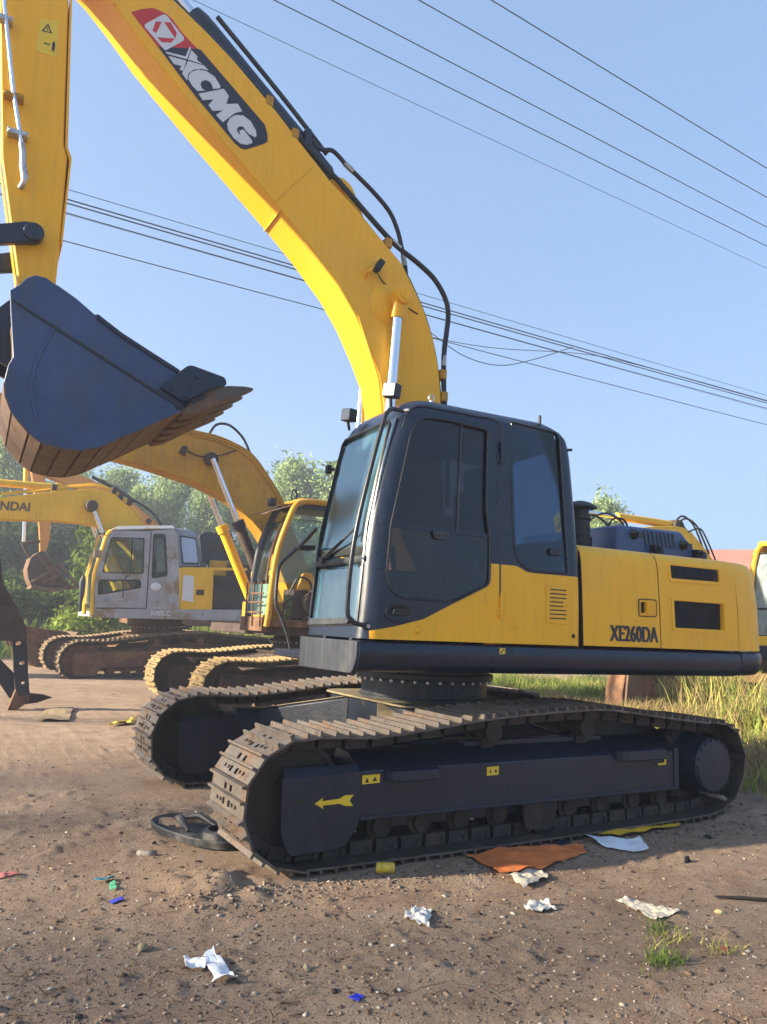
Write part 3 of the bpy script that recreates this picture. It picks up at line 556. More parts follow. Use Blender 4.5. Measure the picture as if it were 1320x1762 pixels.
# lettering on the panel
def text_mesh(txt, h, sx=1., off=.0, m=None, name="lettering", ext=.001, sp=1.):
    c = bpy.data.curves.new("text", 'FONT'); c.body = txt; c.size = h / .69; c.offset = off; c.extrude = ext; c.space_character = sp
    o = bpy.data.objects.new("text", c); COL.objects.link(o); bpy.context.view_layer.update()
    me = bpy.data.meshes.new_from_object(o.evaluated_get(bpy.context.evaluated_depsgraph_get())); bpy.data.objects.remove(o); bpy.data.curves.remove(c)
    for v in me.vertices: v.co = (v.co.x * sx, -v.co.z, v.co.y)
    me.materials.clear(); me.name = name; me.materials.append(m); return me
tm = text_mesh("XE260DA", .125, .70, .001, NAVY, "model_lettering", sp=1.04); w = max(v.co.x for v in tm.vertices) - min(v.co.x for v in tm.vertices)
for v in tm.vertices: v.co.x *= .525 / w
bold = bmesh.new()
for k_, dx_ in enumerate((-.0056, -.0028, 0., .0028, .0056)):
    n0_ = len(bold.verts); bold.from_mesh(tm); bold.verts.ensure_lookup_table()
    for v in bold.verts[n0_:]: v.co.x += dx_; v.co.y -= .0004 * k_
bold.to_mesh(tm); bold.free()
link("model_lettering", tm, pf, (.888, -1.4195, 1.455), (0, 0, 0))

# ------------------------------------------------------------------ boom, arm, bucket of the main excavator
BOOM = [(-4.10, 7.05), (-3.75, 7.05), (-3.3, 6.85), (-2.734, 6.515), (-2.456, 6.35), (-2.21, 6.185), (-1.808, 5.863), (-1.58, 5.655), (-1.261, 5.376), (-1.0, 5.2), (-.749, 4.986), (-.521, 4.805), (-.382, 4.603), (-.271, 4.424), (-.155, 4.158), (-.088, 3.899), (-.055, 3.667), (-.01, 3.0), (.06, 2.2), (.10, 1.85), (.02, 1.74), (-.12, 1.78), (-.42, 2.3), (-.56, 2.9),
        (-.630, 3.455), (-.690, 3.684), (-.79, 3.892), (-.956, 4.184), (-1.139, 4.431), (-1.425, 4.721), (-1.70, 4.968), (-2.02, 5.235), (-2.41, 5.56), (-2.73, 5.835), (-2.95, 6.03), (-3.18, 6.27), (-3.37, 6.45), (-3.75, 6.72), (-4.05, 6.80), (-4.18, 6.92)]
b = MB(); b.prism(BOOM, -.22, .20, 1); boom = up("boom", b, YEL, None, .012)
def bl(name, pts, m, y=-.2235, t=.0012):
    b = MB(); b.prism(pts, y, y + t, 1); return obj(name, b, m, boom)
bl("decal_red_field", [(-3.056, 6.259), (-2.981, 6.319), (-2.899, 6.366), (-2.857, 6.37), (-2.789, 6.363), (-2.741, 6.34), (-2.644, 6.246), (-2.516, 6.158), (-2.597, 6.129), (-2.679, 6.101), (-2.827, 6.047)], RED)
bl("decal_dark_field", [(-2.827, 6.047), (-2.679, 6.101), (-2.516, 6.158), (-2.486, 6.16), (-1.897, 5.693), (-1.868, 5.607), (-1.864, 5.549), (-1.895, 5.517), (-2.049, 5.412), (-2.089, 5.409), (-2.14, 5.433), (-2.49, 5.726)], NAVY)
bl("emblem_field", [(-2.8, 6.351), (-2.778, 6.345), (-2.632, 6.214), (-2.629, 6.19), (-2.652, 6.161), (-2.763, 6.042), (-2.778, 6.042), (-2.942, 6.175), (-2.944, 6.198), (-2.927, 6.218), (-2.819, 6.337)], WHITE, -.2250)
for p in ([(-2.863, 6.258), (-2.816, 6.274), (-2.852, 6.157), (-2.881, 6.168)], [(-2.8, 6.281), (-2.747, 6.299), (-2.691, 6.226), (-2.699, 6.175)], [(-2.84, 6.126), (-2.704, 6.17), (-2.73, 6.123), (-2.804, 6.097)]): bl("emblem_bar", p, RED, -.2265)
for p in ([(-2.766, 6.029), (-2.605, 6.051), (-2.58, 6.149), (-2.567, 6.144), (-2.591, 6.03), (-2.754, 6.015)], [(-2.563, 6.128), (-2.511, 6.09), (-2.512, 6.056), (-2.462, 6.038), (-2.584, 6.031)], [(-2.741, 6.001), (-2.596, 6.015), (-2.614, 5.917), (-2.644, 5.915), (-2.632, 5.955), (-2.691, 5.946)], [(-2.583, 6.019), (-2.449, 6.031), (-2.41, 6.002), (-2.473, 5.992), (-2.532, 5.96), (-2.571, 5.911), (-2.575, 5.843), (-2.622, 5.891)],
          [(-2.545, 5.937), (-2.491, 5.977), (-2.425, 5.988), (-2.355, 5.965), (-2.304, 5.903), (-2.302, 5.881), (-2.361, 5.853), (-2.373, 5.885), (-2.389, 5.905), (-2.428, 5.907), (-2.46, 5.882), (-2.467, 5.849), (-2.45, 5.819), (-2.423, 5.813), (-2.485, 5.784), (-2.535, 5.817), (-2.567, 5.861), (-2.565, 5.898)],
          [(-2.476, 5.764), (-2.273, 5.887), (-2.225, 5.839), (-2.242, 5.759), (-2.144, 5.798), (-2.103, 5.743), (-2.16, 5.708), (-2.214, 5.641), (-2.259, 5.585), (-2.319, 5.631), (-2.265, 5.691), (-2.349, 5.656), (-2.388, 5.694), (-2.351, 5.759), (-2.438, 5.72)],
          [(-2.158, 5.688), (-2.09, 5.709), (-2.023, 5.679), (-1.973, 5.612), (-1.965, 5.567), (-1.973, 5.548), (-2.03, 5.56), (-2.061, 5.581), (-2.078, 5.606), (-2.113, 5.604), (-2.135, 5.575), (-2.133, 5.545), (-2.112, 5.529), (-2.103, 5.532), (-2.117, 5.559), (-2.081, 5.584), (-2.001, 5.512), (-1.996, 5.488), (-2.042, 5.456), (-2.097, 5.448), (-2.163, 5.482), (-2.211, 5.538), (-2.222, 5.586), (-2.204, 5.64)]):
    bl("brand_letter", p, WHITE, -.2250)
for pts in ([(-1.765, -.221, 5.03), (-1.445, -.221, 5.46)], [(-3.194, -.221, 6.27), (-3.185, -.221, 6.70)], [(-1.708, -.215, 4.966), (-1.708, .195, 4.966)], [(-.93, -.221, 4.20), (-.70, -.221, 3.66), (-.62, -.221, 3.2)]):
    b = MB(); b.tube(pts, .009, 6); obj("weld_seam", b, YEL, boom)
b = MB(); b.lathe([(.01, -.262), (.09, -.262), (.15, -.25), (.185, -.232), (.20, -.219)], (-.62, 0, 4.37), 1, 32); obj("cylinder_boss", b, YEL, boom)
b = MB(); b.lathe([(.005, -.41), (.07, -.41), (.082, -.40), (.082, -.355), (.06, -.35), (.06, -.255), (.08, -.25)], (-.57, 0, 4.42), 1, 24); b.lathe([(.002, -.42), (.05, -.42), (.052, -.405)], (-.57, 0, 4.42), 1, 18); obj("cylinder_pin", b, YEL, boom)
b = MB(); M = Matrix.Translation((-.79, -.29, 4.67)) @ Matrix.Rotation(.5, 4, 'Y'); b.box(-.03, .03, -.045, .03, -.06, .06, M); bl_ = obj("boom_lamp", b, BLK, boom, .01)
b = MB(); b.tube([(-.885, -.215, 4.58), (-.885, -.28, 4.60), (-.82, -.285, 4.66)], .016, 6); obj("lamp_bracket", b, YEL, boom)
b = MB(); b.tube(smooth_path([(-.77, -.25, 4.62), (-.69, -.225, 4.56), (-.58, -.226, 4.52)], 4), .006, 6); b.tube(smooth_path([(-.50, -.226, 4.42), (-.42, -.226, 4.38), (-.33, -.226, 4.35)], 4), .006, 6); obj("lamp_cable", b, BLK, boom)
b = MB()
for y in (-.15, .09): b.prism(rnd([(-1.30, 5.36), (-1.22, 5.46), (-1.14, 5.50), (-1.04, 5.46), (-.98, 5.36), (-.84, 5.06), (-1.0, 5.15)], .05), y, y + .05, 1)
obj("cylinder_ear", b, YEL, boom, .006)
b = MB(); b.cyl((-1.11, -.17, 5.40), (-1.11, .16, 5.40), .05); obj("ear_pin", b, YEL, boom)
# arm cylinder on top of the boom, pipes and hoses
b = MB(); A = Vector((-1.13, -.01, 5.43)); D = Vector((-3.66, -.01, 7.52)); d = (D - A).normalized()
b.tube([A, A + d * .12], .07, 12); b.tube([A + d * .1, A + d * .16, A + d * 1.75, A + d * 1.84], [.09, .118, .118, .10], 24); acy = up("arm_cylinder", b, GUN)
b = MB(); b.cyl(A + d * 1.84, D, .06); obj("cylinder_rod", b, CHROME, acy)
b = MB(); b.tube(smooth_path([A + d * .28 + Vector((.09, -.06, .11)), A + d * .9 + Vector((.1, -.06, .13)), A + d * 1.7 + Vector((.1, -.06, .13))], 4), .022, 8); b.tube(smooth_path([(-1.46, -.1, 5.80), (-1.41, -.1, 5.775), (-1.36, -.1, 5.735), (-1.29, -.1, 5.735), (-1.22, -.1, 5.755), (-1.15, -.1, 5.72), (-1.09, -.1, 5.672)], 5), .021, 10); obj("cylinder_pipe", b, GUN, acy)
b = MB(); b.box(-1.50, -1.44, -.15, -.05, 5.70, 5.86, Matrix.Identity(4)); obj("pipe_clamp", b, GUN, acy, .01)
def hose(pts, r, name="hydraulic_hose", m=None): b = MB(); b.tube(smooth_path(pts, 6), r, 10); return up(name, b, m or BLK)
hose([(-1.02, -.1, 5.63), (-.785, -.1, 5.484), (-.611, -.1, 5.343), (-.52, -.1, 5.193), (-.465, -.1, 5.031), (-.42, -.1, 4.86), (-.40, -.1, 4.72)], .021)
b = MB(); b.cyl((-1.09, -.1, 5.672), (-1.0, -.1, 5.618), .026, n=8); b.cyl((-.445, -.1, 4.95), (-.42, -.1, 4.85), .025, n=8); b.cyl((-.62, -.2, 5.005), (-.53, -.2, 4.95), .026, n=8); b.cyl((-.018, -.2, 4.02), (-.02, -.2, 3.92), .026, n=8); up("hose_fitting", b, ZINC)
hose([(-1.6, -.17, 5.74), (-1.30, -.19, 5.50), (-1.187, -.2, 5.42), (-1.03, -.2, 5.30), (-.894, -.2, 5.195), (-.649, -.2, 5.015), (-.516, -.2, 4.939), (-.324, -.2, 4.851), (-.147, -.2, 4.74), (-.023, -.2, 4.577), (.012, -.2, 4.427), (.0, -.2, 4.25), (-.016, -.2, 4.10), (-.02, -.2, 3.95), (-.005, -.2, 3.65), (.05, -.2, 3.1), (.1, -.15, 2.6)], .024)
hose([(-1.15, -.1, 5.42), (-.85, -.1, 5.13), (-.62, -.1, 4.95), (-.45, -.14, 4.77), (-.33, -.14, 4.60), (-.20, -.14, 4.36), (-.10, -.14, 4.08), (-.03, -.14, 3.75), (.02, -.14, 3.3)], .016)
hose([(-2.8, -.16, 6.60), (-2.2, -.16, 6.22), (-1.8, -.16, 5.91), (-1.55, -.16, 5.70), (-1.30, -.16, 5.46)], .022, "boom_pipe", GUN)
hose([(-2.8, .1, 6.62), (-2.2, .1, 6.24), (-1.8, .1, 5.93), (-1.3, .1, 5.48), (-.8, .1, 5.10), (-.4, .1, 4.70), (-.1, .1, 4.1), (.03, .1, 3.4)], .022, "boom_pipe", GUN)
for x, z in ((-1.87, 5.93), (-1.62, 5.71), (-.66, 4.96), (-.03, 3.83), (-.01, 3.62)): b = MB(); b.box(x - .03, x + .035, -.225, -.12, z - .04, z + .05); up("hose_clamp", b, YEL2, None, .006)
for y in (-.31, .29):
    b = MB(); b.tube([(-.575, y, 4.40), (-.58, y, 4.33), (-.59, y, 4.22)], [.075, .062, .056], 16); b.cyl((-.57, y - .05, 4.42), (-.57, y + .05, 4.42), .085); cy = up("boom_cylinder", b, YEL)
    b = MB(); b.cyl((-.588, y, 4.23), (-.655, y, 2.6), .046, n=24); obj("cylinder_rod", b, CHROME, cy)
    b = MB(); b.cyl((-.65, y, 2.75), (-.70, y, 1.5), .068, n=24); obj("cylinder_barrel", b, YEL, cy)
# arm
ARM = [(-4.03, 6.55), (-3.975, 5.99), (-3.835, 4.76), (-3.645, 3.90), (-3.62, 3.76), (-3.56, 3.68), (-3.47, 3.68), (-3.41, 3.75), (-3.385, 3.89), (-3.387, 4.25), (-3.40, 4.90), (-3.435, 5.0), (-3.51, 6.141), (-3.56, 6.7), (-3.56, 7.45), (-3.66, 7.6), (-3.80, 7.5), (-4.05, 7.05)]
b = MB(); b.prism(ARM, -.195, .17, 1); arm = up("arm", b, YEL, None, .012)
b = MB(); b.prism([(-3.424, 4.98), (-3.505, 6.2), (-3.49, 6.2), (-3.405, 4.98), (-3.37, 4.9), (-3.37, 4.2), (-3.385, 4.2), (-3.385, 4.88)], -.205, .18, 1); obj("arm_flange", b, YEL, arm, .004)
b = MB(); b.prism([(-3.70, 5.668), (-3.69, 5.945), (-3.565, 5.972), (-3.552, 5.675)], -.1965, -.198, 1); lb = obj("warning_label", b, LABEL, arm)
b = MB(); tri = [(-3.675, 5.845), (-3.60, 5.855), (-3.635, 5.925)]; b.prism(tri, -.1985, -.1995, 1, [[(-3.66, 5.856), (-3.614, 5.861), (-3.636, 5.905)]])
b.prism([(-3.65, 5.755), (-3.638, 5.768), (-3.638, 5.76), (-3.615, 5.762), (-3.615, 5.77), (-3.604, 5.758), (-3.615, 5.746), (-3.615, 5.753), (-3.638, 5.751), (-3.638, 5.744)], -.1985, -.1995, 1); b.prism([(-3.590, 5.70), (-3.592, 5.77), (-3.586, 5.795), (-3.576, 5.795), (-3.570, 5.77), (-3.572, 5.70), (-3.579, 5.73)], -.1985, -.1995, 1); b.prism([(-3.64, 5.865), (-3.633, 5.865), (-3.634, 5.89), (-3.639, 5.89)], -.1985, -.1995, 1); obj("label_print", b, NAVY, arm)
b = MB(); b.tube([(-3.97, -.26, 6.3), (-3.935, -.26, 5.9), (-3.808, -.26, 5.25), (-3.715, -.26, 4.86)], .016, 10); obj("arm_pipe", b, CHROME, arm)
b = MB(); b.tube(smooth_path([(-3.715, -.26, 4.87), (-3.70, -.26, 4.79), (-3.69, -.26, 4.70), (-3.672, -.26, 4.62), (-3.675, -.255, 4.57), (-3.69, -.22, 4.55)], 4), [.024] * 8 + [.028] * 6 + [.022] * 7, 10); obj("pipe_elbow", b, ZINC, arm)
for x, z, m in ((-3.935, 5.80, ZINC), (-3.80, 5.22, YEL2), (-3.745, 4.94, ZINC)): b = MB(); b.box(x - .075, x + .065, -.275, -.20, z - .018, z + .022); b.cyl((x - .055, -.285, z), (x - .055, -.27, z), .012, n=6); b.cyl((x + .045, -.285, z), (x + .045, -.27, z), .012, n=6); obj("pipe_clamp", b, m, arm, .004)
# bucket linkage
for y in (-.30, .23):
    b = MB(); b.prism(rnd([(-4.12, 4.07), (-4.12, 3.95), (-3.62, 4.11), (-3.53, 4.13), (-3.50, 4.20), (-3.54, 4.27), (-3.62, 4.275)], [.05, .05, .02, .05, .06, .06, .03]), y, y + .06, 1); b.lathe([(.01, -.02), (.06, -.02), (.072, -.01), (.072, .065), (.01, .07)], (-3.572, y, 4.20), 1, 20); obj_ = up("side_link", b, GUN, None, .008)
b = MB(); b.cyl((-3.572, -.3, 4.20), (-3.572, .29, 4.20), .045); b.cyl((-4.08, -.3, 4.01), (-4.08, .29, 4.01), .045); b.prism(rnd([(-4.14, 4.05), (-4.02, 4.05), (-3.68, 3.42), (-3.78, 3.36)], .04), -.12, .10, 1); up("bucket_link", b, GUN, None, .01)
b = MB(); A = Vector((-4.28, -.01, 6.55)); D = Vector((-4.09, -.01, 4.02)); d = (D - A).normalized(); b.tube([A, A + d * 1.45], .095, 20); b.cyl((-4.28, -.12, 6.55), (-4.28, .1, 6.55), .07); bc = up("bucket_cylinder", b, GUN)
b = MB(); b.box(-4.4, -3.95, -.13, -.10, 6.45, 6.66); b.box(-4.4, -3.95, .08, .11, 6.45, 6.66); obj("arm_bracket", b, YEL, arm, .01)
b = MB(); b.cyl(A + d * 1.45, D, .055); obj("cylinder_rod", b, CHROME, bc)
# bucket
SIDE = [(-3.674, 3.57), (-3.683, 3.605), (-3.627, 3.662), (-3.589, 3.72), (-3.536, 3.755), (-3.466, 3.752), (-3.419, 3.725), (-3.386, 3.715), (-3.262, 3.65), (-3.134, 3.563), (-3.114, 3.572), (-2.949, 3.476), (-2.744, 3.382), (-2.527, 3.285), (-2.40, 3.12), (-2.46, 2.99), (-2.59, 2.905), (-2.751, 2.797), (-2.882, 2.718), (-3.009, 2.634), (-3.137, 2.588), (-3.265, 2.586), (-3.38, 2.602), (-3.466, 2.657), (-3.581, 2.776), (-3.635, 2.891), (-3.651, 2.985), (-3.638, 3.098), (-3.614, 3.159), (-3.634, 3.295), (-3.66, 3.46)]
SHELL = [(-3.40, 3.66), (-3.55, 3.64), (-3.645, 3.54), (-3.648, 3.45), (-3.624, 3.29), (-3.606, 3.165), (-3.629, 3.098), (-3.640, 2.985), (-3.625, 2.893), (-3.573, 2.782), (-3.46, 2.666), (-3.377, 2.614), (-3.265, 2.598), (-3.139, 2.60), (-3.013, 2.646), (-2.886, 2.729), (-2.755, 2.808), (-2.594, 2.916), (-2.46, 3.0)]
def offs(pts, d):
    out = []
    for i, p in enumerate(pts):
        a, c = Vector(pts[max(i - 1, 0)]), Vector(pts[min(i + 1, len(pts) - 1)]); t = (c - a).normalized(); out.append((p[0] - t.y * d, p[1] + t.x * d))
    return out
b = MB(); b.prism(SHELL + offs(SHELL, .025)[::-1], -.585, .585, 1); bucket = up("bucket", b, BELLY)
for y in (-.62, .585): b = MB(); b.prism(SIDE, y, y + .035, 1); obj("side_plate", b, BUCK, bucket, .006)
for i0, i1 in ((7, 9), (9, 10), (10, 11), (11, 12), (12, 13), (13, 14), (14, 15), (15, 16), (16, 17), (17, 18)):
    seg_ = [Vector(p) for p in SHELL[i0:i1 + 1]]; e = .006
    seg_[0] = seg_[0] + (seg_[1] - seg_[0]).normalized() * e; seg_[-1] = seg_[-1] - (seg_[-1] - seg_[-2]).normalized() * e
    o1 = offs([tuple(p) for p in seg_], -.004); o2 = offs([tuple(p) for p in seg_], -.017)
    b = MB(); b.prism(o1 + o2[::-1], -.619, .619, 1); obj("wear_plate", b, BELLY, bucket, .003)
b = MB(); lip = [(-2.52, 2.965), (-2.34, 3.085), (-2.30, 3.12), (-2.33, 3.13), (-2.54, 3.0)]; b.prism(lip, -.62, .62, 1); obj("cutting_edge", b, GUNM, bucket, .004)
for k in range(5):
    y = -.535 + k * .268
    b = MB()
    def sec(x, z, w, h): 
        n_ = Vector((-.55, .835)); return [(x - n_.x * h * q, y + w * p, z - n_.y * h * q) for p, q in ((-1, -1), (1, -1), (1, 1), (-1, 1))]
    b.loft([sec(-2.50, 2.985, .085, .05), sec(-2.42, 3.045, .085, .085), sec(-2.30, 3.115, .08, .078), sec(-2.20, 3.16, .07, .058)]); ad = obj("tooth_adapter", b, BELLY, bucket, .008)
    b = MB(); b.loft([sec(-2.25, 3.14, .075, .062), sec(-2.12, 3.195, .066, .048), sec(-2.0, 3.238, .05, .024), sec(-1.945, 3.255, .034, .009)]); obj("bucket_tooth", b, mat("tooth_steel", (.10, .08, .065), .5, .4, var=.2, dirt=[((.2, .15, .1), 8, .5, .7, .8)]) if k == 0 else bpy.data.materials["tooth_steel"], bucket, .006)
for y in (-.66, .622):
    b = MB(); b.prism(rnd([(-2.664, 3.114), (-2.463, 3.325), (-2.19, 3.275), (-2.175, 3.22), (-2.286, 3.168), (-2.48, 3.035)], [.03, .04, .03, .02, .02, .03]), y, y + .038, 1)
    for px, pz in ((-2.58, 3.12), (-2.47, 3.08), (-2.40, 3.24)): b.cyl((px, y - .012, pz), (px, y + .05, pz), .02, n=6)
    obj("side_cutter", b, GUN, bucket, .006)
for s_, y in ((-1, -.624), (1, .622)):
    b = MB(); b.prism([(-3.668, 3.556), (-3.66, 3.54), (-3.39, 3.408), (-2.49, 2.99), (-2.475, 3.005), (-3.385, 3.426)], y, y + s_ * .006, 1); obj("side_rib", b, BLKP, bucket)
    b = MB(); b.prism([(-3.12, 3.568), (-2.945, 3.466), (-2.74, 3.372), (-2.525, 3.275), (-2.535, 3.25), (-2.75, 3.345), (-2.955, 3.44), (-3.12, 3.535)], y, y + s_ * .014, 1); obj("rim_bar", b, GUN, bucket, .003)
b = MB(); P = [(-3.39, 3.40), (-3.44, 3.25), (-3.475, 3.12), (-3.49, 2.98), (-3.46, 2.85), (-3.42, 2.74)]; b.tube([(x, -.622, z) for x, z in P], .012, 6); obj("side_crease", b, BUCK, bucket)
b = MB()
for y in (-.2, .15): b.prism(rnd([(-3.84, 3.50), (-3.86, 3.36), (-3.80, 3.28), (-3.62, 3.2), (-3.5, 3.6), (-3.46, 3.84), (-3.54, 3.86), (-3.66, 3.72)], .04), y, y + .045, 1)
b.cyl((-3.52, -.26, 3.75), (-3.52, .26, 3.75), .055); b.cyl((-3.76, -.25, 3.40), (-3.76, .25, 3.40), .05); obj("bucket_ear", b, GUN, bucket, .006)
b = MB()
for y in (-.27, .215): b.lathe([(.05, y), (.125, y), (.13, y + .01), (.13, y + .05), (.125, y + .055), (.05, y + .055)], (-3.50, 0, 3.755), 1, 24)
obj("pin_boss", b, GUN, bucket)

# ------------------------------------------------------------------ ground
def smooth01(t): t = np.clip(t, 0, 1); return t * t * (3 - 2 * t)
def ground_h(x, y):
    x = np.asarray(x, float); y = np.asarray(y, float)
    near = np.exp(-np.maximum(0, np.hypot(x + 2, y + 3) - 7) / 9)
    h = fbm(x, y, .22, 3, 1) * .10 * (1 - near * .6) + fbm(x, y, 1.1, 2, 5) * .035 + near * (fbm(x, y, 5, 2, 9) * .006 + fbm(x, y, 11, 2, 12) * .004 + fbm(x, y, 21, 2, 14) * .006)
    h = h + near * np.maximum(0, fbm(x, y, 9, 2, 30) - .30) * .06                                   # trodden clods
    for cx, cy, hx, hy in ((0, -1.3, 2.35, .42), (0, 1.3, 2.35, .42), (2.1, 5.7, 2.6, .5), (2.1, 8.5, 2.6, .5), (1.4, 13.6, 3.0, .5)):
        d = np.maximum(np.abs(x - cx) - hx, np.abs(y - cy) - hy); k = smooth01(d / .35); h = h * k + np.minimum(h, .004) * (1 - k) * .4
    for cx, cy, rx, ry, a in ((-2.42, -1.55, .30, .30, .075), (-2.25, -.05, .5, .4, .05), (2.25, -1.35, .45, .5, .06), (.6, -1.75, 1.6, .22, .02)):
        h = h + a * np.exp(-((x - cx) / rx) ** 2 - ((y - cy) / ry) ** 2) * (1 + fbm(x, y, 9, 3, 77))
    h = h + .9 * smooth01((y - 19.5) / 7) * smooth01((16 - x) / 8)                                    # low bank behind the yard
    h = h + .06 * smooth01((x - 2.6) / 2) * smooth01((y + 2) / 3)
    return h
def axis(lo, hi, step, far, grow=1.085):
    mid = list(np.arange(lo, hi, step)); a = []; s = step; p = lo
    while p > -far: s = min(s * grow, 40); p -= s; a.append(p)
    c = []; s = step; p = mid[-1]
    while p < far: s = min(s * grow, 40); p += s; c.append(p)
    return np.array(a[::-1] + mid + c)
gx, gy = axis(-4.3, 2.2, .024, 700), axis(-4.5, 1.2, .024, 700)
X, Y = np.meshgrid(gx, gy); Zg = ground_h(X, Y); nx, ny = len(gx), len(gy)
me = bpy.data.meshes.new("ground"); me.vertices.add(nx * ny); me.vertices.foreach_set('co', np.stack([X, Y, Zg], -1).ravel())
ii = (np.arange(ny - 1)[:, None] * nx + np.arange(nx - 1)[None]).ravel(); q = np.stack([ii, ii + 1, ii + nx + 1, ii + nx], 1)
me.loops.add(q.size); me.loops.foreach_set('vertex_index', q.ravel()); me.polygons.add(len(q)); me.polygons.foreach_set('loop_start', np.arange(0, q.size, 4)); me.polygons.foreach_set('loop_total', np.full(len(q), 4)); me.update(); me.validate()
me.polygons.foreach_set('use_smooth', [True] * len(me.polygons))
def soil(name):
    m, n, l = nt(name); g = n.new("ShaderNodeNewGeometry"); v = g.outputs['Position']
    big = noise_n(n, l, v, .55, 6, .62); mid = noise_n(n, l, v, 3.2, 8, .68); fine = noise_n(n, l, v, 46, 8, .78); grit = noise_n(n, l, v, 150, 3, .6)
    c = mixc(n, l, ramp(n, l, big, .36, .66), (.30, .207, .142), (.42, .302, .212))
    c = mixc(n, l, ramp(n, l, mid, .50, .72), c, (.24, .155, .11)); c = mixc(n, l, ramp(n, l, mid, .47, .30), c, (.40, .30, .228))
    c = mixc(n, l, ramp(n, l, fine, .53, .64), c, (.12, .08, .06)); c = mixc(n, l, ramp(n, l, fine, .43, .27), c, (.42, .325, .25)); c = mixc(n, l, ramp(n, l, grit, .62, .74), c, (.48, .38, .29))
    vo = n.new("ShaderNodeTexVoronoi"); vo.inputs['Scale'].default_value = 62; l.new(v, vo.inputs['Vector']); c = mixc(n, l, ramp(n, l, vo.outputs['Distance'], .16, .08), c, (.45, .355, .26))
    b = n.new("ShaderNodeBsdfPrincipled"); l.new(c, b.inputs['Base Color']); b.inputs['Roughness'].default_value = .95; b.inputs['Specular IOR Level'].default_value = .2
    ma = n.new("ShaderNodeMath"); ma.operation = 'ADD'; l.new(fine, ma.inputs[0]); mb2 = n.new("ShaderNodeMath"); mb2.operation = 'MULTIPLY'; mb2.inputs[1].default_value = .45; l.new(grit, mb2.inputs[0]); l.new(mb2.outputs[0], ma.inputs[1])
    bp = n.new("ShaderNodeBump"); bp.inputs['Strength'].default_value = 1.; bp.inputs['Distance'].default_value = .022; l.new(ma.outputs[0], bp.inputs['Height']); l.new(bp.outputs[0], b.inputs['Normal'])
    o = n.new("ShaderNodeOutputMaterial"); l.new(b.outputs[0], o.inputs[0]); return m
SOIL = soil("yard_soil"); me.materials.append(SOIL); gr = link("ground", me); gr['kind'] = 'structure'
def gz(x, y): return float(ground_h(np.array([x]), np.array([y]))[0])

# ------------------------------------------------------------------ machines behind
def at_root(name, label, x, y, z=0, cat="excavator"): return thing(name, label, cat, (x, y, z))
class Rig:
    """parts given in place; stored relative to the machine's base"""
    def __init__(s, root): s.r = root; s.o = root.location
    def put(s, name, mb, m, parent=None, bevel=0, **k):
        mb.v = [(v[0] - s.o.x, v[1] - s.o.y, v[2] - s.o.z) for v in mb.v]; return obj(name, mb, m, parent or s.r, bevel, **k)
    def prism(s, name, poly, y0, y1, m, parent=None, bevel=.012, holes=()):
        b = MB(); b.prism(poly, y0, y1, 1, holes); return s.put(name, b, m, parent, bevel if not holes else 0)
    def tube(s, name, pts, r, m, parent=None, n=10, sm=0): b = MB(); b.tube(smooth_path(pts, sm) if sm else pts, r, n); return s.put(name, b, m, parent)
    def box(s, name, x0, x1, y0, y1, z0, z1, m, parent=None, bevel=.012): b = MB(); b.box(x0, x1, y0, y1, z0, z1); return s.put(name, b, m, parent, bevel)
    def under(s, k, mt, mf, mw, shoes=True, rot=None, yk=1., top=None):
        for g in (-1, 1):
            t = build_track(s.r, g * 1.3 * yk, mt, shoes=shoes, chain_mat=mt if not shoes else None, phase=.2 + g * .2, rot=rot); t.scale = (k, k, k)
            f = build_frame(s.r, g * 1.3 * yk, g, mf, mw, False, rot); f.scale = (k, k, k)
        n0 = set(s.r.children); car_body(s.r, mf, top or mf, rot)
        for c in set(s.r.children) - n0: c.scale = (k, k, k)
    def bucket(s, c, k, ang, y0, y1, m, mt=None, name="bucket"):
        """curled bucket: c = hinge point, profile turned by ang"""
        ca, sa = math.cos(ang), math.sin(ang)
        T = lambda P: [(c[0] + k * ((x + 3.5) * ca - (z - 3.75) * sa), c[1] + k * ((x + 3.5) * sa + (z - 3.75) * ca)) for x, z in P]
        b = MB(); b.prism(T(SHELL) + T(offs(SHELL, .03))[::-1], y0 + .03, y1 - .03, 1); o = s.put(name, b, m)
        for y in (y0, y1 - .035): s.prism("side_plate", T(SIDE), y, y + .035, m, o, .004)
        s.prism("cutting_edge", T([(-2.55, 2.94), (-2.25, 3.13), (-2.28, 3.16), (-2.56, 3.0)]), y0 - .01, y1 + .01, mt or m, o, .004)
        s.prism("hinge_ear", T([(-3.84, 3.5), (-3.8, 3.28), (-3.55, 3.4), (-3.4, 3.6), (-3.46, 3.84), (-3.6, 3.8)]), (y0 + y1) / 2 - .2, (y0 + y1) / 2 - .14, m, o, .004); s.prism("hinge_ear", T([(-3.84, 3.5), (-3.8, 3.28), (-3.55, 3.4), (-3.4, 3.6), (-3.46, 3.84), (-3.6, 3.8)]), (y0 + y1) / 2 + .14, (y0 + y1) / 2 + .2, m, o, .004)
        for i in range(5):
            y = y0 + .06 + (y1 - y0 - .12) * i / 4; s.prism("bucket_tooth", T([(-2.32, 3.06), (-2.0, 3.235), (-2.0, 3.25), (-2.34, 3.16)]), y - .04, y + .04, mt or m, o, .004)
        return o
    def cylinder(s, name, a, b_, t, rb, rr, m, mr=None):
        a, b_ = Vector(a), Vector(b_); p = a.lerp(b_, t); o = s.tube(name, [a, p], rb, m, n=16); s.tube("cylinder_rod", [p, b_], rr, mr or CHROME, o, n=12); return o

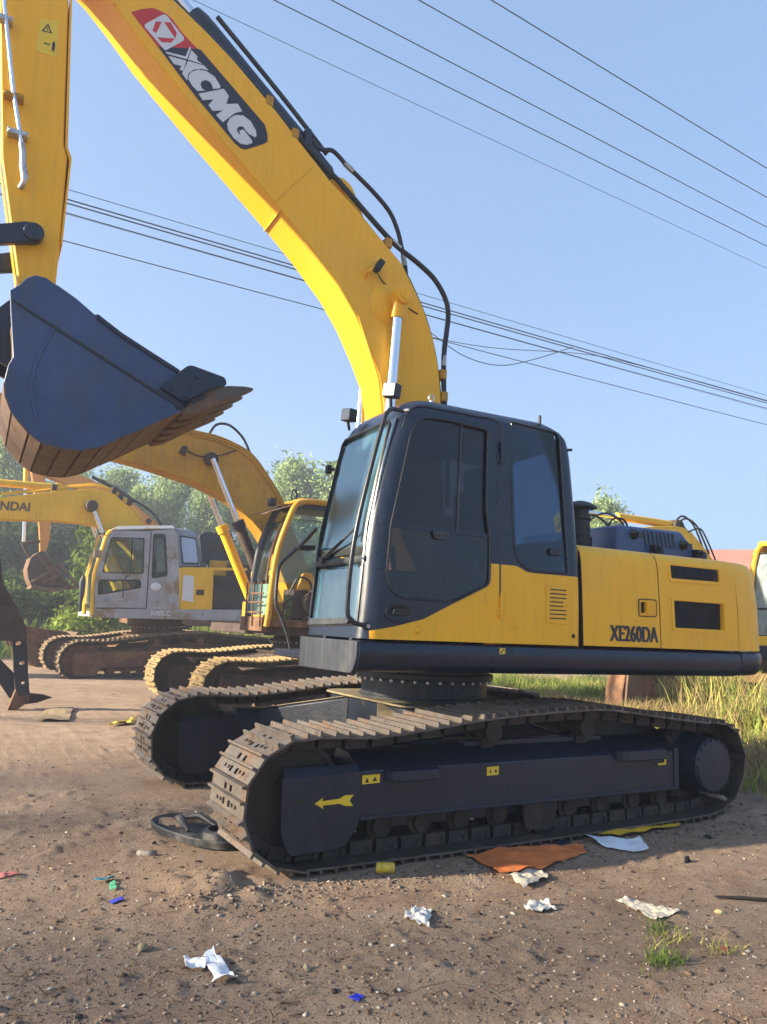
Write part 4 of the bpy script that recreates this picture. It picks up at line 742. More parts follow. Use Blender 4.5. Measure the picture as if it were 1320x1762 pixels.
# --- the stripped machine directly behind
W2 = Rig(at_root("crawler_excavator", "yellow excavator with doorless stripped cab directly behind the foreground machine", 2.1, 7.1)); W2.under(1.08, TRACKY, RUSTD, RUSTD)
W2.box("turntable_deck", .72, 4.9, 5.75, 8.45, 1.26, 1.42, RUSTD); W2.box("counterweight", 4.3, 5.2, 5.8, 8.4, 1.42, 2.5, YEL2, None, .12); W2.box("engine_bay", 2.75, 4.3, 5.85, 8.3, 1.42, 2.15, RUSTD)
for z, (x0, x1) in ((2.15, (2.75, 4.3)),): W2.box("bay_rail", x0, x1, 5.82, 5.9, z, z + .06, YEL2)
pf2 = [(.70, 5.62, 1.40), (.72, 5.60, 1.62), (.75, 5.6, 2.138), (.818, 5.6, 2.657), (.99, 5.6, 3.196), (1.08, 5.62, 3.37), (1.20, 5.64, 3.45), (1.53, 5.64, 3.48), (2.30, 5.64, 3.46), (2.48, 5.62, 3.36), (2.55, 5.6, 2.6), (2.55, 5.6, 1.42)]
cf = W2.tube("cab_frame", pf2, .05, YEL2, None, 10, 4)
W2.tube("far_pillar", [(.70, 6.55, 1.40), (.75, 6.55, 1.62), (.80, 6.55, 2.1), (.861, 6.55, 2.684), (1.044, 6.55, 3.197), (1.18, 6.55, 3.43), (1.5, 6.55, 3.48), (2.4, 6.55, 3.44), (2.5, 6.55, 1.42)], .06, GUNW, cf, 10, 4)
W2.tube("front_rail", [(.80, 5.95, 1.42), (.79, 5.95, 2.1), (.87, 5.95, 2.75), (1.05, 5.95, 3.24)], .018, RUST, cf, 8, 3)
W2.box("cab_roof", 1.16, 2.4, 5.64, 6.6, 3.46, 3.52, YEL2, cf, .03); W2.box("roof_lining", 1.22, 2.38, 5.72, 6.5, 3.36, 3.455, GUN, cf)
b = MB(); b.loft([[(.66, 5.75, 3.22), (.66, 6.6, 3.25), (1.2, 6.6, 3.45), (1.2, 5.75, 3.43)], [(.66, 5.75, 3.235), (.66, 6.6, 3.265), (1.2, 6.6, 3.465), (1.2, 5.75, 3.445)]]); W2.put("sun_visor", b, RUST, cf)
W2.box("cab_floor", .66, 2.55, 5.62, 6.6, 1.40, 1.52, RUST, cf); W2.box("cab_rear_wall", 2.46, 2.52, 5.64, 6.58, 1.5, 3.42, YEL2, cf); W2.box("front_sill", .62, .72, 5.62, 6.6, 1.32, 1.55, RUST, cf)
W2.prism("side_glass", rnd([(1.0, 2.15), (1.22, 2.95), (1.35, 3.3), (2.38, 3.3), (2.42, 2.15)], .08), 6.52, 6.53, GCLEAR, cf, 0); W2.box("lower_front_glass", .735, .742, 5.72, 6.5, 1.58, 2.08, glass("green_glass", (.45, .66, .55), .3, (.35, .5, .42)), cf, 0); W2.prism("upper_front_glass", [(.80, 2.15), (.88, 2.68), (1.06, 3.17), (1.067, 3.17), (.887, 2.68), (.807, 2.15)], 6.0, 6.5, GCLEAR, cf, 0)
for z in (1.62, 1.78, 1.92): W2.tube("guard_bar", [(.63, 5.62, z), (.60, 5.64, z), (.60, 6.3, z), (.64, 6.34, z)], .014, RUST, cf, 6)
for y in (5.66, 6.0, 6.3): W2.tube("guard_bar", [(.60, y, 1.4), (.60, y, 2.1)], .013, RUST, cf, 6)
st = W2.box("operator_seat", 1.55, 2.1, 5.85, 6.4, 1.52, 1.95, GUNW, None, .08); W2.prism("seat_back", rnd([(1.98, 1.9), (2.05, 2.55), (2.2, 2.6), (2.2, 1.9)], .05), 5.88, 6.36, GUNW, st)
vb = W2.box("valve_block", 1.15, 1.45, 5.7, 6.1, 1.52, 2.02, RUSTD, None, .04)
b = MB(); b.lathe([(.02, 5.60), (.17, 5.60), (.20, 5.64), (.20, 5.72), (.14, 5.76), (.14, 5.95), (.02, 5.96)], (1.52, 0, 1.80), 1, 20); W2.put("swing_motor", b, RUSTD)
b = MB(); b.lathe([(.02, 5.58), (.05, 5.58), (.08, 5.63), (.08, 5.85), (.02, 5.86)], (1.62, 0, 2.02), 1, 14); W2.put("filter_can", b, GREY)
W2.prism("bracket_plate", rnd([(1.2, 2.0), (1.28, 2.28), (1.45, 2.3), (1.55, 2.05)], .04), 5.62, 5.68, YEL2)
for p in ([(1.1, 5.7, 1.95), (1.2, 5.6, 2.2), (1.4, 5.6, 2.15), (1.5, 5.65, 1.9)], [(1.3, 5.62, 1.5), (1.5, 5.55, 1.62), (1.75, 5.6, 1.55), (1.8, 5.7, 1.9)], [(.95, 5.65, 1.5), (1.0, 5.58, 1.8), (1.25, 5.6, 1.9)]): W2.tube("loose_hose", p, .018, BLK, None, 8, 5)
BM2 = [(-3.95, 5.02), (-3.30, 4.80), (-2.0, 4.86), (-.9, 4.78), (-.31, 4.67), (.079, 4.641), (.434, 4.563), (.783, 4.422), (1.088, 4.114), (1.45, 3.651), (1.95, 2.7), (2.2, 1.95), (2.05, 1.72), (1.8, 1.78), (1.5, 2.4), (1.079, 3.069), (.736, 3.396), (.448, 3.59), (.172, 3.69), (-.139, 3.80), (-.7, 3.92), (-1.24, 4.01), (-2.2, 4.12), (-3.275, 4.22), (-3.95, 4.55), (-4.15, 4.8)]
bm2 = W2.prism("boom", BM2, 7.1, 7.56, YEL2)
b = MB(); b.lathe([(.01, 6.93), (.10, 6.93), (.12, 6.96), (.12, 7.05), (.08, 7.06), (.08, 7.1)], (.04, 0, 4.23), 1, 20); W2.put("cylinder_pin", b, RUSTD, bm2)
W2.prism("soot_patch", rnd([(-.52, 4.28), (-.44, 4.42), (-.36, 4.40), (-.40, 4.22)], .03), 7.07, 7.1, RUSTD, bm2)
for y, m_ in ((6.9, RUSTD), (7.76, YEL3)):
    cy_ = W2.cylinder("boom_cylinder", (1.28, y, 1.75), (.03, y, 4.22), .56, .09, .05, m_); W2.tube("cylinder_collar", [(.62, y, 3.06), (.555, y, 3.185)], .112, GUNM if y < 7 else YEL3, cy_, 16)
W2.box("cylinder_bracket", 1.1, 1.5, 6.8, 7.86, 1.42, 1.82, YEL2)
for off, r in ((-.02, .02), (.03, .018), (.07, .022)): W2.tube("boom_pipe", [(x, 7.085, z - .03 + off * .9) for x, z in ((-1.2, 4.80), (-.31, 4.67), (.10, 4.64), (.45, 4.56), (.80, 4.41), (1.10, 4.1), (1.47, 3.63))], r, YEL2, bm2, 8, 3)
W2.tube("arched_hose", [(.05, 7.3, 4.72), (.18, 7.3, 4.93), (.42, 7.3, 4.96), (.68, 7.3, 4.78), (.84, 7.3, 4.52), (.92, 7.3, 4.38)], .024, BLK, None, 8, 6)
W2.tube("cylinder_hose", [(-.36, 7.08, 4.33), (-.2, 7.06, 4.27), (-.05, 7.05, 4.27), (.0, 7.0, 4.3)], .012, BLK, bm2, 6, 4); W2.tube("cylinder_hose", [(.12, 7.0, 4.29), (.3, 7.06, 4.37), (.50, 7.08, 4.47)], .012, BLK, bm2, 6, 4)
b = MB(); b.tube([(1.25 + .05 * math.sin(a), 6.1, 3.62 + .10 * math.cos(a)) for a in np.linspace(-2.6, 2.6, 14)], .016, 8); W2.put("roof_hook", b, BLK, cf)
W2.box("roof_lamp", .86, .98, 6.2, 6.32, 3.42, 3.56, BLK, cf)
AR2 = W2.prism("arm", [(-4.15, 4.8), (-4.0, 5.3), (-3.8, 5.3), (-3.6, 4.7), (-3.05, 2.2), (-2.95, 1.7), (-3.15, 1.62), (-3.35, 2.0), (-3.9, 4.1)], 7.15, 7.5, RUSTD)
W2.prism("ripper_body", rnd([(-3.30, 2.4), (-3.035, 1.954), (-2.80, 1.58), (-2.612, 1.243), (-2.575, 1.02), (-3.4, 1.03), (-3.6, 1.5)], .03), 7.05, 7.6, RUSTD)
sh = W2.prism("ripper_shank", rnd([(-2.77, 1.05), (-2.70, .60), (-2.645, .30), (-2.60, .12), (-2.44, .20), (-2.50, .55), (-2.55, .95), (-2.60, 1.05)], .03), 7.2, 7.34, GUNM, None, .01, [[(-2.682 + .045 * math.cos(a), .985 + .035 * math.sin(a)) for a in np.linspace(0, 6.0, 12)], [(-2.60 + .04 * math.cos(a), .69 + .03 * math.sin(a)) for a in np.linspace(0, 6.0, 12)], [(-2.553 + .03 * math.cos(a), .39 + .025 * math.sin(a)) for a in np.linspace(0, 6.0, 12)]])
W2.prism("ripper_point", rnd([(-2.74, -.03), (-2.63, -.02), (-2.46, .10), (-2.445, .22), (-2.59, .2), (-2.645, .30)], .02), 7.19, 7.35, RUST, sh)
W2.prism("ripper_brace", rnd([(-3.4, 1.02), (-2.91, .753), (-2.684, .534), (-2.63, .2), (-2.70, .14), (-2.87, .38), (-3.4, .62)], .02), 7.38, 7.48, GUNM)
W2.prism("ripper_spur", [(-2.52, .05), (-2.49, .23), (-2.22, .20), (-2.09, .155), (-2.3, .08)], 7.36, 7.46, RUSTD, sh)

# --- the grey cabbed machine further back, a little nose-down
W3 = Rig(at_root("crawler_excavator", "excavator with bare grey cab and long straight yellow boom, left of the stripped machine", 1.40, 14.85)); W3.under(1.16, TRACKB, RUST, RUST, rot=(0, R(-2.6), 0), yk=.92)
Y3 = 13.4; SKP = [(-.58, 1.44), (-.52, 1.60), (3.6, 1.755), (3.6, 1.455), (-.50, 1.385)]
W3.prism("side_skirt", SKP, Y3, Y3 + .25, GREY); W3.prism("turntable_deck", [(-.45, 1.40), (-.45, 1.52), (4.6, 1.75), (4.6, 1.5)], Y3 + .2, Y3 + 2.7, GREY)
door = [(-.524, 1.60), (-.577, 2.326), (-.491, 2.868), (-.386, 3.386), (-.302, 3.475), (.606, 3.547), (.64, 3.56), (1.20, 3.66), (1.30, 3.50), (1.396, 2.724), (1.49, 1.67)]
win = rnd([(-.437, 2.446), (-.303, 3.314), (.492, 3.372), (.537, 2.482)], .06); lw = rnd([(-.488, 1.91), (-.498, 2.285), (.484, 2.35), (.518, 2.143)], .06); nw = rnd([(.737, 2.383), (.689, 3.50), (1.0, 3.52), (1.135, 2.475)], .08)
c3 = W3.prism("cab", door, Y3, Y3 + .05, GREY, None, 0, [win, lw, nw]); W3.prism("cab_far_side", door, Y3 + 1.0, Y3 + 1.05, GREY, c3, 0, [win, lw, nw])
def inset(p, k, c=None): cx, cz = c or (sum(a for a, _ in p) / len(p), sum(b for _, b in p) / len(p)); return [(cx + (a - cx) * k, cz + (d - cz) * k) for a, d in p]
for nm, p, k in (("door_window", win, .985), ("lower_window", lw, .8), ("narrow_window", nw, .8)):
    for y in (Y3 + .02, Y3 + 1.02):
        W3.prism("window_seal", p, y - .024, y - .012, BLKP, c3, 0, [inset(p, k * .96)]); W3.prism(nm, inset(p, .99), y, y + .006, GCLEAR, c3, 0)
W3.prism("window_bar", [(.19, 3.36), (.215, 3.36), (.245, 2.478), (.22, 2.476)], Y3 + .005, Y3 + .03, BLKP, c3, 0)
b = MB(); b.loft([[(-.30, Y3 + .02, 3.475), (1.22, Y3 + .02, 3.655), (1.22, Y3 + 1.03, 3.655), (-.30, Y3 + 1.03, 3.475)], [(-.30, Y3 - .01, 3.50), (1.24, Y3 - .01, 3.68), (1.24, Y3 + 1.06, 3.68), (-.30, Y3 + 1.06, 3.50)], [(-.14, Y3 + .1, 3.61), (1.18, Y3 + .1, 3.76), (1.18, Y3 + .95, 3.76), (-.14, Y3 + .95, 3.61)]]); W3.put("cab_roof", b, GREY, c3, .03)
for y in (Y3 + .02, Y3 + 1.02): W3.tube("front_pillar", [(-.574, y, 1.45), (-.59, y, 1.75), (-.605, y, 2.388), (-.50, y, 2.9), (-.41, y, 3.32), (-.32, y, 3.47)], .045, YEL3, c3, 8, 3)
W3.prism("front_glass", [(-.60, 1.7), (-.615, 2.39), (-.51, 2.9), (-.42, 3.32), (-.41, 3.32), (-.50, 2.9), (-.605, 2.39), (-.59, 1.7)], Y3 + .06, Y3 + .98, GCLEAR, c3, 0)
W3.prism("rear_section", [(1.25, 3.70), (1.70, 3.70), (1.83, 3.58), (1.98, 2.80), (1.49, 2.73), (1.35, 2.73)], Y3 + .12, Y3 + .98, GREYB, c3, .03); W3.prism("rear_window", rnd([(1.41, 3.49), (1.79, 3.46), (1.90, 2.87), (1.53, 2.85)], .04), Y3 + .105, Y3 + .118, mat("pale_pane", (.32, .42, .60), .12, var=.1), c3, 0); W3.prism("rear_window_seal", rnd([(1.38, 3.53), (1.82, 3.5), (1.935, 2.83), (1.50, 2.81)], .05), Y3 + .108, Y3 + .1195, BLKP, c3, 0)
W3.prism("cab_rear_wall", [(1.42, 1.66), (1.36, 2.73), (1.26, 3.6), (1.3, 3.6), (1.40, 2.73), (1.47, 1.66)], Y3 + .05, Y3 + 1.0, GREY, c3)
W3.tube("door_gap", [(.675, Y3 - .002, 1.65), (.655, Y3 - .002, 2.6), (.64, Y3 - .002, 3.53)], .012, BLKP, c3, 6); W3.tube("door_gap", [(-.50, Y3 - .002, 1.61), (.675, Y3 - .002, 1.655)], .010, BLKP, c3, 6); W3.tube("door_cord", [(.20, Y3 - .01, 2.42), (.12, Y3 - .02, 2.38), (.09, Y3 - .02, 2.2), (.10, Y3 - .02, 1.88)], .012, BLK, c3, 6, 3)
b = MB(); b.lathe([(.002, Y3 - .012), (.11, Y3 - .012), (.125, Y3 - .004), (.13, Y3 + .002)], (0, 0, 0), 1, 24); b.v = [(x + .86, y, z * .75 + 2.20) for x, y, z in b.v]; W3.put("round_cap", b, WHITE, c3)
W3.box("door_handle", -.34, -.18, Y3 - .02, Y3 - .002, 1.79, 1.87, GREYB, c3, .01)
W3.tube("mirror_arm", [(-.42, Y3 + .02, 3.35), (-.62, Y3 - .05, 3.36), (-.68, Y3 - .06, 3.0), (-.74, Y3 - .06, 2.8), (-.85, Y3 - .06, 2.2), (-.85, Y3 - .06, 1.5)], .014, BLK, c3, 6, 3); W3.tube("rag_on_mirror_arm", [(-.84, Y3 - .07, 2.35), (-.86, Y3 - .07, 2.2), (-.85, Y3 - .07, 1.95), (-.86, Y3 - .07, 1.5)], [.03, .075, .06, .02], GUNM, c3, 8); W3.box("mirror_bracket", -.66, -.5, Y3 - .08, Y3 + .0, 2.80, 2.98, GREY, c3)
W3.prism("yellow_side_panel", [(1.51, 1.675), (1.49, 2.72), (2.235, 2.77), (2.31, 1.70)], Y3, Y3 + .06, YEL3); W3.prism("white_patch", [(1.53, 1.90), (1.525, 2.53), (1.79, 2.52), (1.83, 1.87)], Y3 - .003, Y3 - .001, WHITE, None, 0)
lp = W3.box("panel_latch", 1.88, 2.08, Y3 - .012, Y3 - .001, 2.05, 2.19, RUSTD)
W3.prism("panel_frame", [(2.26, 1.70), (2.235, 2.74), (2.30, 2.74), (2.33, 1.70)], Y3 + .01, Y3 + .09, YEL3); W3.prism("bay_rail", [(2.24, 2.70), (2.24, 2.77), (3.2, 2.83), (3.2, 2.76)], Y3 + .02, Y3 + .10, YEL3)
W3.box("open_engine_bay", 2.3, 4.2, Y3 + .45, Y3 + 2.5, 1.72, 2.6, RUSTD); W3.box("engine_block", 2.4, 3.9, Y3 + .2, Y3 + .44, 1.74, 2.25, CHAIN); W3.prism("counterweight", rnd([(4.1, 1.6), (4.1, 2.9), (4.7, 2.85), (4.85, 2.2), (4.75, 1.6)], .1), Y3 + .05, Y3 + 2.75, YEL3)
W3.prism("raised_hood", rnd([(2.21, 3.69), (2.37, 3.80), (3.12, 3.835), (3.19, 3.12), (2.34, 2.95)], .04), Y3 + 1.2, Y3 + 1.3, GUNM); W3.box("hood_prop", 2.5, 2.56, Y3 + 1.2, Y3 + 1.28, 2.55, 3.1, RUSTD); W3.prism("hood_recess", [(2.45, 3.55), (3.05, 3.57), (3.07, 3.3), (2.48, 3.28)], Y3 + 1.19, Y3 + 1.199, RUSTD)
W3.box("air_filter_box", 2.9, 3.5, Y3 + .5, Y3 + 1.0, 2.6, 2.95, RUSTD); W3.box("pipe_stand", 2.35, 2.8, Y3 + .5, Y3 + .6, 2.6, 3.0, YEL2)
BM3 = [(-5.3, 3.85), (-5.0, 4.0), (-2.708, 4.121), (-1.547, 4.41), (-.9, 4.55), (-.557, 4.60), (-.30, 4.585), (-.127, 4.51), (.25, 4.25), (.635, 3.87), (1.2, 3.1), (1.6, 2.3), (1.5, 2.0), (1.2, 2.0), (.6, 2.9), (-.141, 3.602), (-.5, 3.67), (-.855, 3.70), (-1.537, 3.69), (-2.654, 3.605), (-5.2, 3.45), (-5.5, 3.6)]
bm3 = W3.prism("boom", BM3, 14.42, 14.95, YEL3)
tm = text_mesh("HYUNDAI", .20, 1.0, .010, mat("brown_letter", (.10, .055, .02), .6), "brand_lettering"); ws = max(v.co.x for v in tm.vertices)
for v in tm.vertices: v.co.x *= 1.22 / ws; v.co.z += v.co.x * .05
link("brand_lettering", tm, bm3, (-3.27 - W3.o.x, 14.418 - W3.o.y, 3.80))
W3.cylinder("boom_cylinder", (.35, 14.28, 2.0), (-.66, 14.28, 4.13), .42, .10, .055, YEL3); W3.cylinder("boom_cylinder", (.35, 15.1, 2.0), (-.66, 15.1, 4.13), .42, .10, .055, YEL3)
b = MB(); b.lathe([(.01, 14.18), (.13, 14.18), (.15, 14.22), (.15, 14.36), (.1, 14.42)], (-.67, 0, 4.13), 1, 16); W3.put("cylinder_pin", b, RUSTD, bm3)
W3.cylinder("arm_cylinder", (-1.45, 14.68, 4.55), (-5.2, 14.68, 4.42), .62, .09, .05, YEL3); W3.prism("cylinder_ear", [(-1.6, 4.4), (-1.5, 4.65), (-1.38, 4.65), (-1.2, 4.47)], 14.5, 14.86, YEL3, bm3)
for dz, y in ((.06, 14.5), (.11, 14.6)): W3.tube("boom_pipe", [(-2.7, y, 4.13 + dz), (-1.55, y, 4.42 + dz), (-.9, y, 4.57 + dz), (-.55, y, 4.62 + dz), (-.1, y, 4.52 + dz), (.25, y, 4.27 + dz), (.64, y, 3.9 + dz)], .025, YEL3, bm3, 6, 3)
for x, z in ((-1.55, 4.50), (-.12, 4.60), (.28, 4.33), (.05, 4.45)): W3.box("pipe_clamp", x - .06, x + .06, 14.45, 14.66, z - .05, z + .1, RUSTD, bm3)
W3.prism("arm", [(-5.5, 4.5), (-5.2, 4.6), (-5.0, 4.3), (-5.2, 3.0), (-5.45, 1.3), (-5.6, 1.3), (-5.75, 3.2)], 14.5, 14.85, YEL3); W3.bucket((-5.55, 1.3), 1.05, .5, 14.05, 15.3, RUST)
tm = text_mesh("R455LC", .11, .9, .002, WHITE, "faded_lettering"); lk = link("faded_lettering", tm, c3, (.80 - W3.o.x, Y3 - .004 - W3.o.y, 1.49), (0, R(-2.4), 0))

# --- the machine behind it, only boom, arm and bucket in sight
W4 = Rig(at_root("crawler_excavator", "farthest excavator with orange boom, thin hanging arm and rusty open bucket above the bushes", 3.4, 21.0)); W4.under(1.1, TRACKB, RUST, RUST, shoes=False)
W4.box("turntable_deck", 1.9, 6.0, 19.7, 22.3, 1.2, 1.42, RUST); W4.box("house", 3.4, 6.1, 19.7, 22.3, 1.42, 2.3, YEL3, None, .08); W4.prism("cab", rnd([(2.0, 1.42), (2.1, 2.6), (2.35, 3.1), (3.7, 3.1), (3.8, 1.42)], .1), 19.7, 20.6, YEL3)
BM4 = [(-1.75, 6.2), (-1.5, 6.35), (-.16, 5.95), (.199, 5.876), (.9, 5.62), (1.7, 5.2), (2.619, 4.565), (3.2, 3.7), (3.7, 2.4), (3.4, 2.1), (2.9, 2.9), (2.2, 4.0), (1.2, 4.9), (.5, 5.3), (-.3, 5.55), (-1.5, 5.9)]
ORG = mat("orange_paint", (.62, .26, .03), .5, var=.1, dirt=[((.2, .1, .05), 2.4, .6, .9, .8)], streak=((.25, .13, .05), .4))
bm4 = W4.prism("boom", BM4, 20.7, 21.2, ORG)
W4.tube("boom_hose", [(.55, 20.68, 5.86), (1.2, 20.66, 5.56), (1.7, 20.66, 5.30), (2.2, 20.66, 5.05), (2.55, 20.66, 4.75), (2.72, 20.66, 4.45)], .045, BLK, bm4, 8, 3); W4.tube("boom_hose", [(.3, 20.8, 5.95), (1.2, 20.8, 5.60), (1.75, 20.8, 5.28)], .06, BLK, bm4, 8, 3)
b = MB(); b.lathe([(.01, 20.64), (.09, 20.64), (.1, 20.69)], (2.25, 0, 4.65), 1, 14); W4.put("boom_pin", b, RUSTD, bm4)
am4 = W4.prism("arm", [(-1.62, 6.2), (-1.50, 5.73), (-1.13, 4.2), (-1.06, 3.72), (-1.02, 3.35), (-.86, 3.35), (-.775, 3.755), (-.80, 4.25), (-1.12, 5.78), (-1.25, 6.5), (-1.5, 6.7)], 20.78, 21.1, ORG)
W4.cylinder("bucket_cylinder", (-1.70, 20.94, 6.3), (-1.52, 20.94, 3.62), .35, .08, .055, YEL3); W4.tube("side_link", [(-1.56, 20.85, 3.57), (-1.02, 20.85, 3.68)], .05, RUSTD); W4.tube("bucket_link", [(-1.56, 20.94, 3.57), (-1.28, 20.94, 3.12)], .05, RUSTD)
# open-mouthed bucket seen from the front
bk4 = W4.prism("bucket", [(-.95, 3.34), (-1.12, 3.30), (-1.33, 3.10), (-1.40, 2.75), (-1.33, 2.45), (-1.20, 2.22), (-.60, 2.13), (.19, 2.28), (-.05, 2.48), (-.25, 2.70), (-.55, 3.05), (-.78, 3.28)], 21.4, 21.5, RUST)
W4.prism("side_plate", [(-.95, 3.34), (-1.12, 3.30), (-1.33, 3.10), (-1.40, 2.75), (-1.33, 2.45), (-1.20, 2.22), (-1.0, 2.3), (-.9, 2.9)], 20.3, 20.34, RUSTD, bk4); W4.prism("cutting_edge", [(-1.25, 2.15), (-.60, 2.08), (.24, 2.26), (.16, 2.32), (-.6, 2.20), (-1.2, 2.26)], 20.3, 21.5, BELLY, bk4, .01)
W4.prism("back_plate", [(-1.12, 3.30), (-1.33, 3.10), (-1.40, 2.75), (-1.33, 2.45), (-1.2, 2.2), (-1.15, 2.24), (-1.28, 2.48), (-1.34, 2.75), (-1.28, 3.06), (-1.09, 3.26)], 20.34, 21.4, RUST, bk4); W4.tube("bucket_rib", [(-1.15, 20.32, 3.22), (-.55, 20.32, 2.55)], .04, BELLY, bk4, 6); W4.tube("bucket_rib", [(-1.22, 20.3, 2.36), (-.7, 20.3, 2.75)], .05, BELLY, bk4, 6); W4.tube("bucket_rib", [(-.95, 20.3, 2.35), (-.45, 20.3, 2.62)], .05, BELLY, bk4, 6); W4.tube("bucket_rib", [(-.55, 20.3, 3.04), (.15, 20.3, 2.30)], .05, BELLY, bk4, 6)

# --- the machine at the right edge
W5 = Rig(at_root("crawler_excavator", "excavator with pale glazed yellow cab at the right edge, behind the counterweight", 11.2, 3.9)); W5.under(1.08, TRACKB, RUST, RUST, shoes=False)
W5.box("turntable_deck", 9.7, 12.9, 2.55, 5.25, 1.18, 1.42, GUN); W5.box("house", 11.75, 12.6, 2.55, 5.25, 1.42, 2.3, YEL3, None, .08); W5.box("counterweight", 12.3, 13.2, 2.6, 5.2, 1.3, 2.4, YEL3, None, .12)
s5 = rnd([(9.78, 1.43), (9.81, 2.2), (9.92, 2.95), (10.05, 3.27), (10.35, 3.42), (11.6, 3.40), (11.7, 2.8), (11.7, 1.43)], .08); w5 = rnd([(9.98, 1.55), (10.02, 2.35), (10.12, 2.95), (10.24, 3.19), (11.0, 3.22), (11.0, 1.55)], .07)
c5 = W5.prism("cab", s5, 2.45, 2.5, YEL3, None, 0, [w5]); W5.prism("cab_far_side", s5, 3.5, 3.55, YEL3, c5, 0, [w5]); W5.prism("door_window", inset(w5, .99), 2.47, 2.477, GCLEAR, c5, 0); W5.prism("far_window", inset(w5, .99), 3.52, 3.527, GCLEAR, c5, 0)
W5.prism("windscreen", [(9.83, 1.62), (9.86, 2.2), (9.97, 2.92), (10.10, 3.22), (10.107, 3.22), (9.977, 2.92), (9.867, 2.2), (9.837, 1.62)], 2.52, 3.48, glass("pale_glass", (.6, .68, .66), .55, (.36, .42, .41)), c5, 0); W5.tube("windscreen_bar", [(9.84, 2.5, 2.12), (9.84, 3.5, 2.12)], .018, BLKP, c5, 6); W5.tube("windscreen_seal", [(9.84, 3.46, 1.6), (9.86, 3.46, 2.2), (9.97, 3.46, 2.92), (10.08, 3.46, 3.2), (10.09, 2.55, 3.2)], .014, BLKP, c5, 6, 2)
W5.box("front_sill", 9.76, 9.86, 2.5, 3.5, 1.42, 1.60, YEL3, c5); W5.box("cab_roof", 10.15, 11.6, 2.45, 3.55, 3.36, 3.46, YEL3, c5, .04); W5.box("cab_rear_wall", 11.63, 11.69, 2.5, 3.5, 1.43, 3.38, YEL3, c5)
for y in (2.5, 3.5): W5.tube("front_pillar", [(9.80, y, 1.45), (9.83, y, 2.2), (9.93, y, 2.9), (10.06, y, 3.24), (10.25, y, 3.38)], .05, YEL3, c5, 8, 3)
BM5 = [(5.7, 3.0), (6.4, 3.32), (7.58, 3.54), (8.14, 3.60), (8.42, 3.60), (8.66, 3.52), (9.05, 3.23), (9.6, 2.75), (10.9, 1.9), (10.8, 1.62), (10.5, 1.65), (9.2, 2.5), (8.4, 2.95), (7.6, 3.0), (6.4, 2.85), (5.7, 2.72)]
bm5 = W5.prism("boom", BM5, 3.9, 4.35, YEL3); W5.cylinder("arm_cylinder", (8.35, 4.1, 3.66), (5.6, 4.1, 3.66), .55, .075, .045, YEL3); W5.prism("cylinder_ear", [(8.2, 3.55), (8.3, 3.75), (8.45, 3.74), (8.6, 3.52)], 3.95, 4.3, RUSTD, bm5)
for y, h in ((3.9, .0), (4.0, .06), (4.15, -.05)): W5.tube("boom_hose", [(8.30, y, 3.70), (8.5, y, 3.78 + h), (8.78, y, 3.68 + h), (8.98, y, 3.42 + h), (9.15, y, 3.15)], .02, BLK, bm5, 6, 5)
W5.tube("boom_hose", [(8.5, 3.86, 3.52), (8.75, 3.8, 3.60), (8.95, 3.8, 3.42), (9.25, 3.82, 3.0)], .018, BLK, bm5, 6, 5)
W5.prism("arm", [(5.45, 3.5), (5.7, 3.75), (5.95, 3.5), (6.35, 2.2), (6.75, 1.02), (6.6, .95), (6.3, 1.3), (5.7, 2.6)], 3.95, 4.3, YEL3)
W5.prism("bucket", rnd([(6.95, 1.05), (6.80, .5), (6.80, -.03), (7.62, -.03), (7.72, .35), (7.55, .85), (7.30, 1.08)], .05), 3.95, 4.35, RUST); W5.prism("bucket_front_plate", [(6.80, .0), (6.92, .95), (7.22, 1.02), (7.26, .0)], 3.90, 3.945, BELLY)

# ------------------------------------------------------------------ loose rusty buckets
def ground_bucket(name, label, x, y, k, ang, rz, w, m, group=None):
    t = thing(name, label, "bucket", (x, y, gz(x, y)), rz, group); ca, sa = math.cos(ang), math.sin(ang)
    T = lambda P: [(k * ((p + 3.1) * ca - (z - 3.1) * sa), k * ((p + 3.1) * sa + (z - 3.1) * ca)) for p, z in P]
    lo = min(z for _, z in T(SIDE)); F = lambda P: [(a, z - lo - .02) for a, z in T(P)]
    b = MB(); b.prism(F(SHELL) + F(offs(SHELL, .035))[::-1], -w / 2 + .03, w / 2 - .03, 1); obj("bucket_shell", b, m, t)
    for s_ in (-w / 2, w / 2 - .035): b = MB(); b.prism(F(SIDE), s_, s_ + .035, 1); obj("side_plate", b, m, t, .005)
    b = MB(); b.prism(F([(-2.55, 2.94), (-2.22, 3.15), (-2.25, 3.18), (-2.56, 3.0)]), -w / 2 - .01, w / 2 + .01, 1); obj("cutting_edge", b, BELLY, t, .005)
    for s_ in (-.2, .15): b = MB(); b.prism(F([(-3.84, 3.5), (-3.8, 3.28), (-3.55, 3.4), (-3.4, 3.6), (-3.46, 3.84), (-3.6, 3.8)]), s_, s_ + .05, 1); obj("hinge_ear", b, m, t, .005)
    return t
ground_bucket("loose_bucket", "rusty bucket lying on the ground beside the grey cabbed machine's track", -1.15, 17.6, 1.05, .35, .15, 1.3, RUST)
ground_bucket("loose_bucket", "rusty bucket lying in the weeds at the right edge", 6.9, .75, .55, .5, .4, .9, RUST)

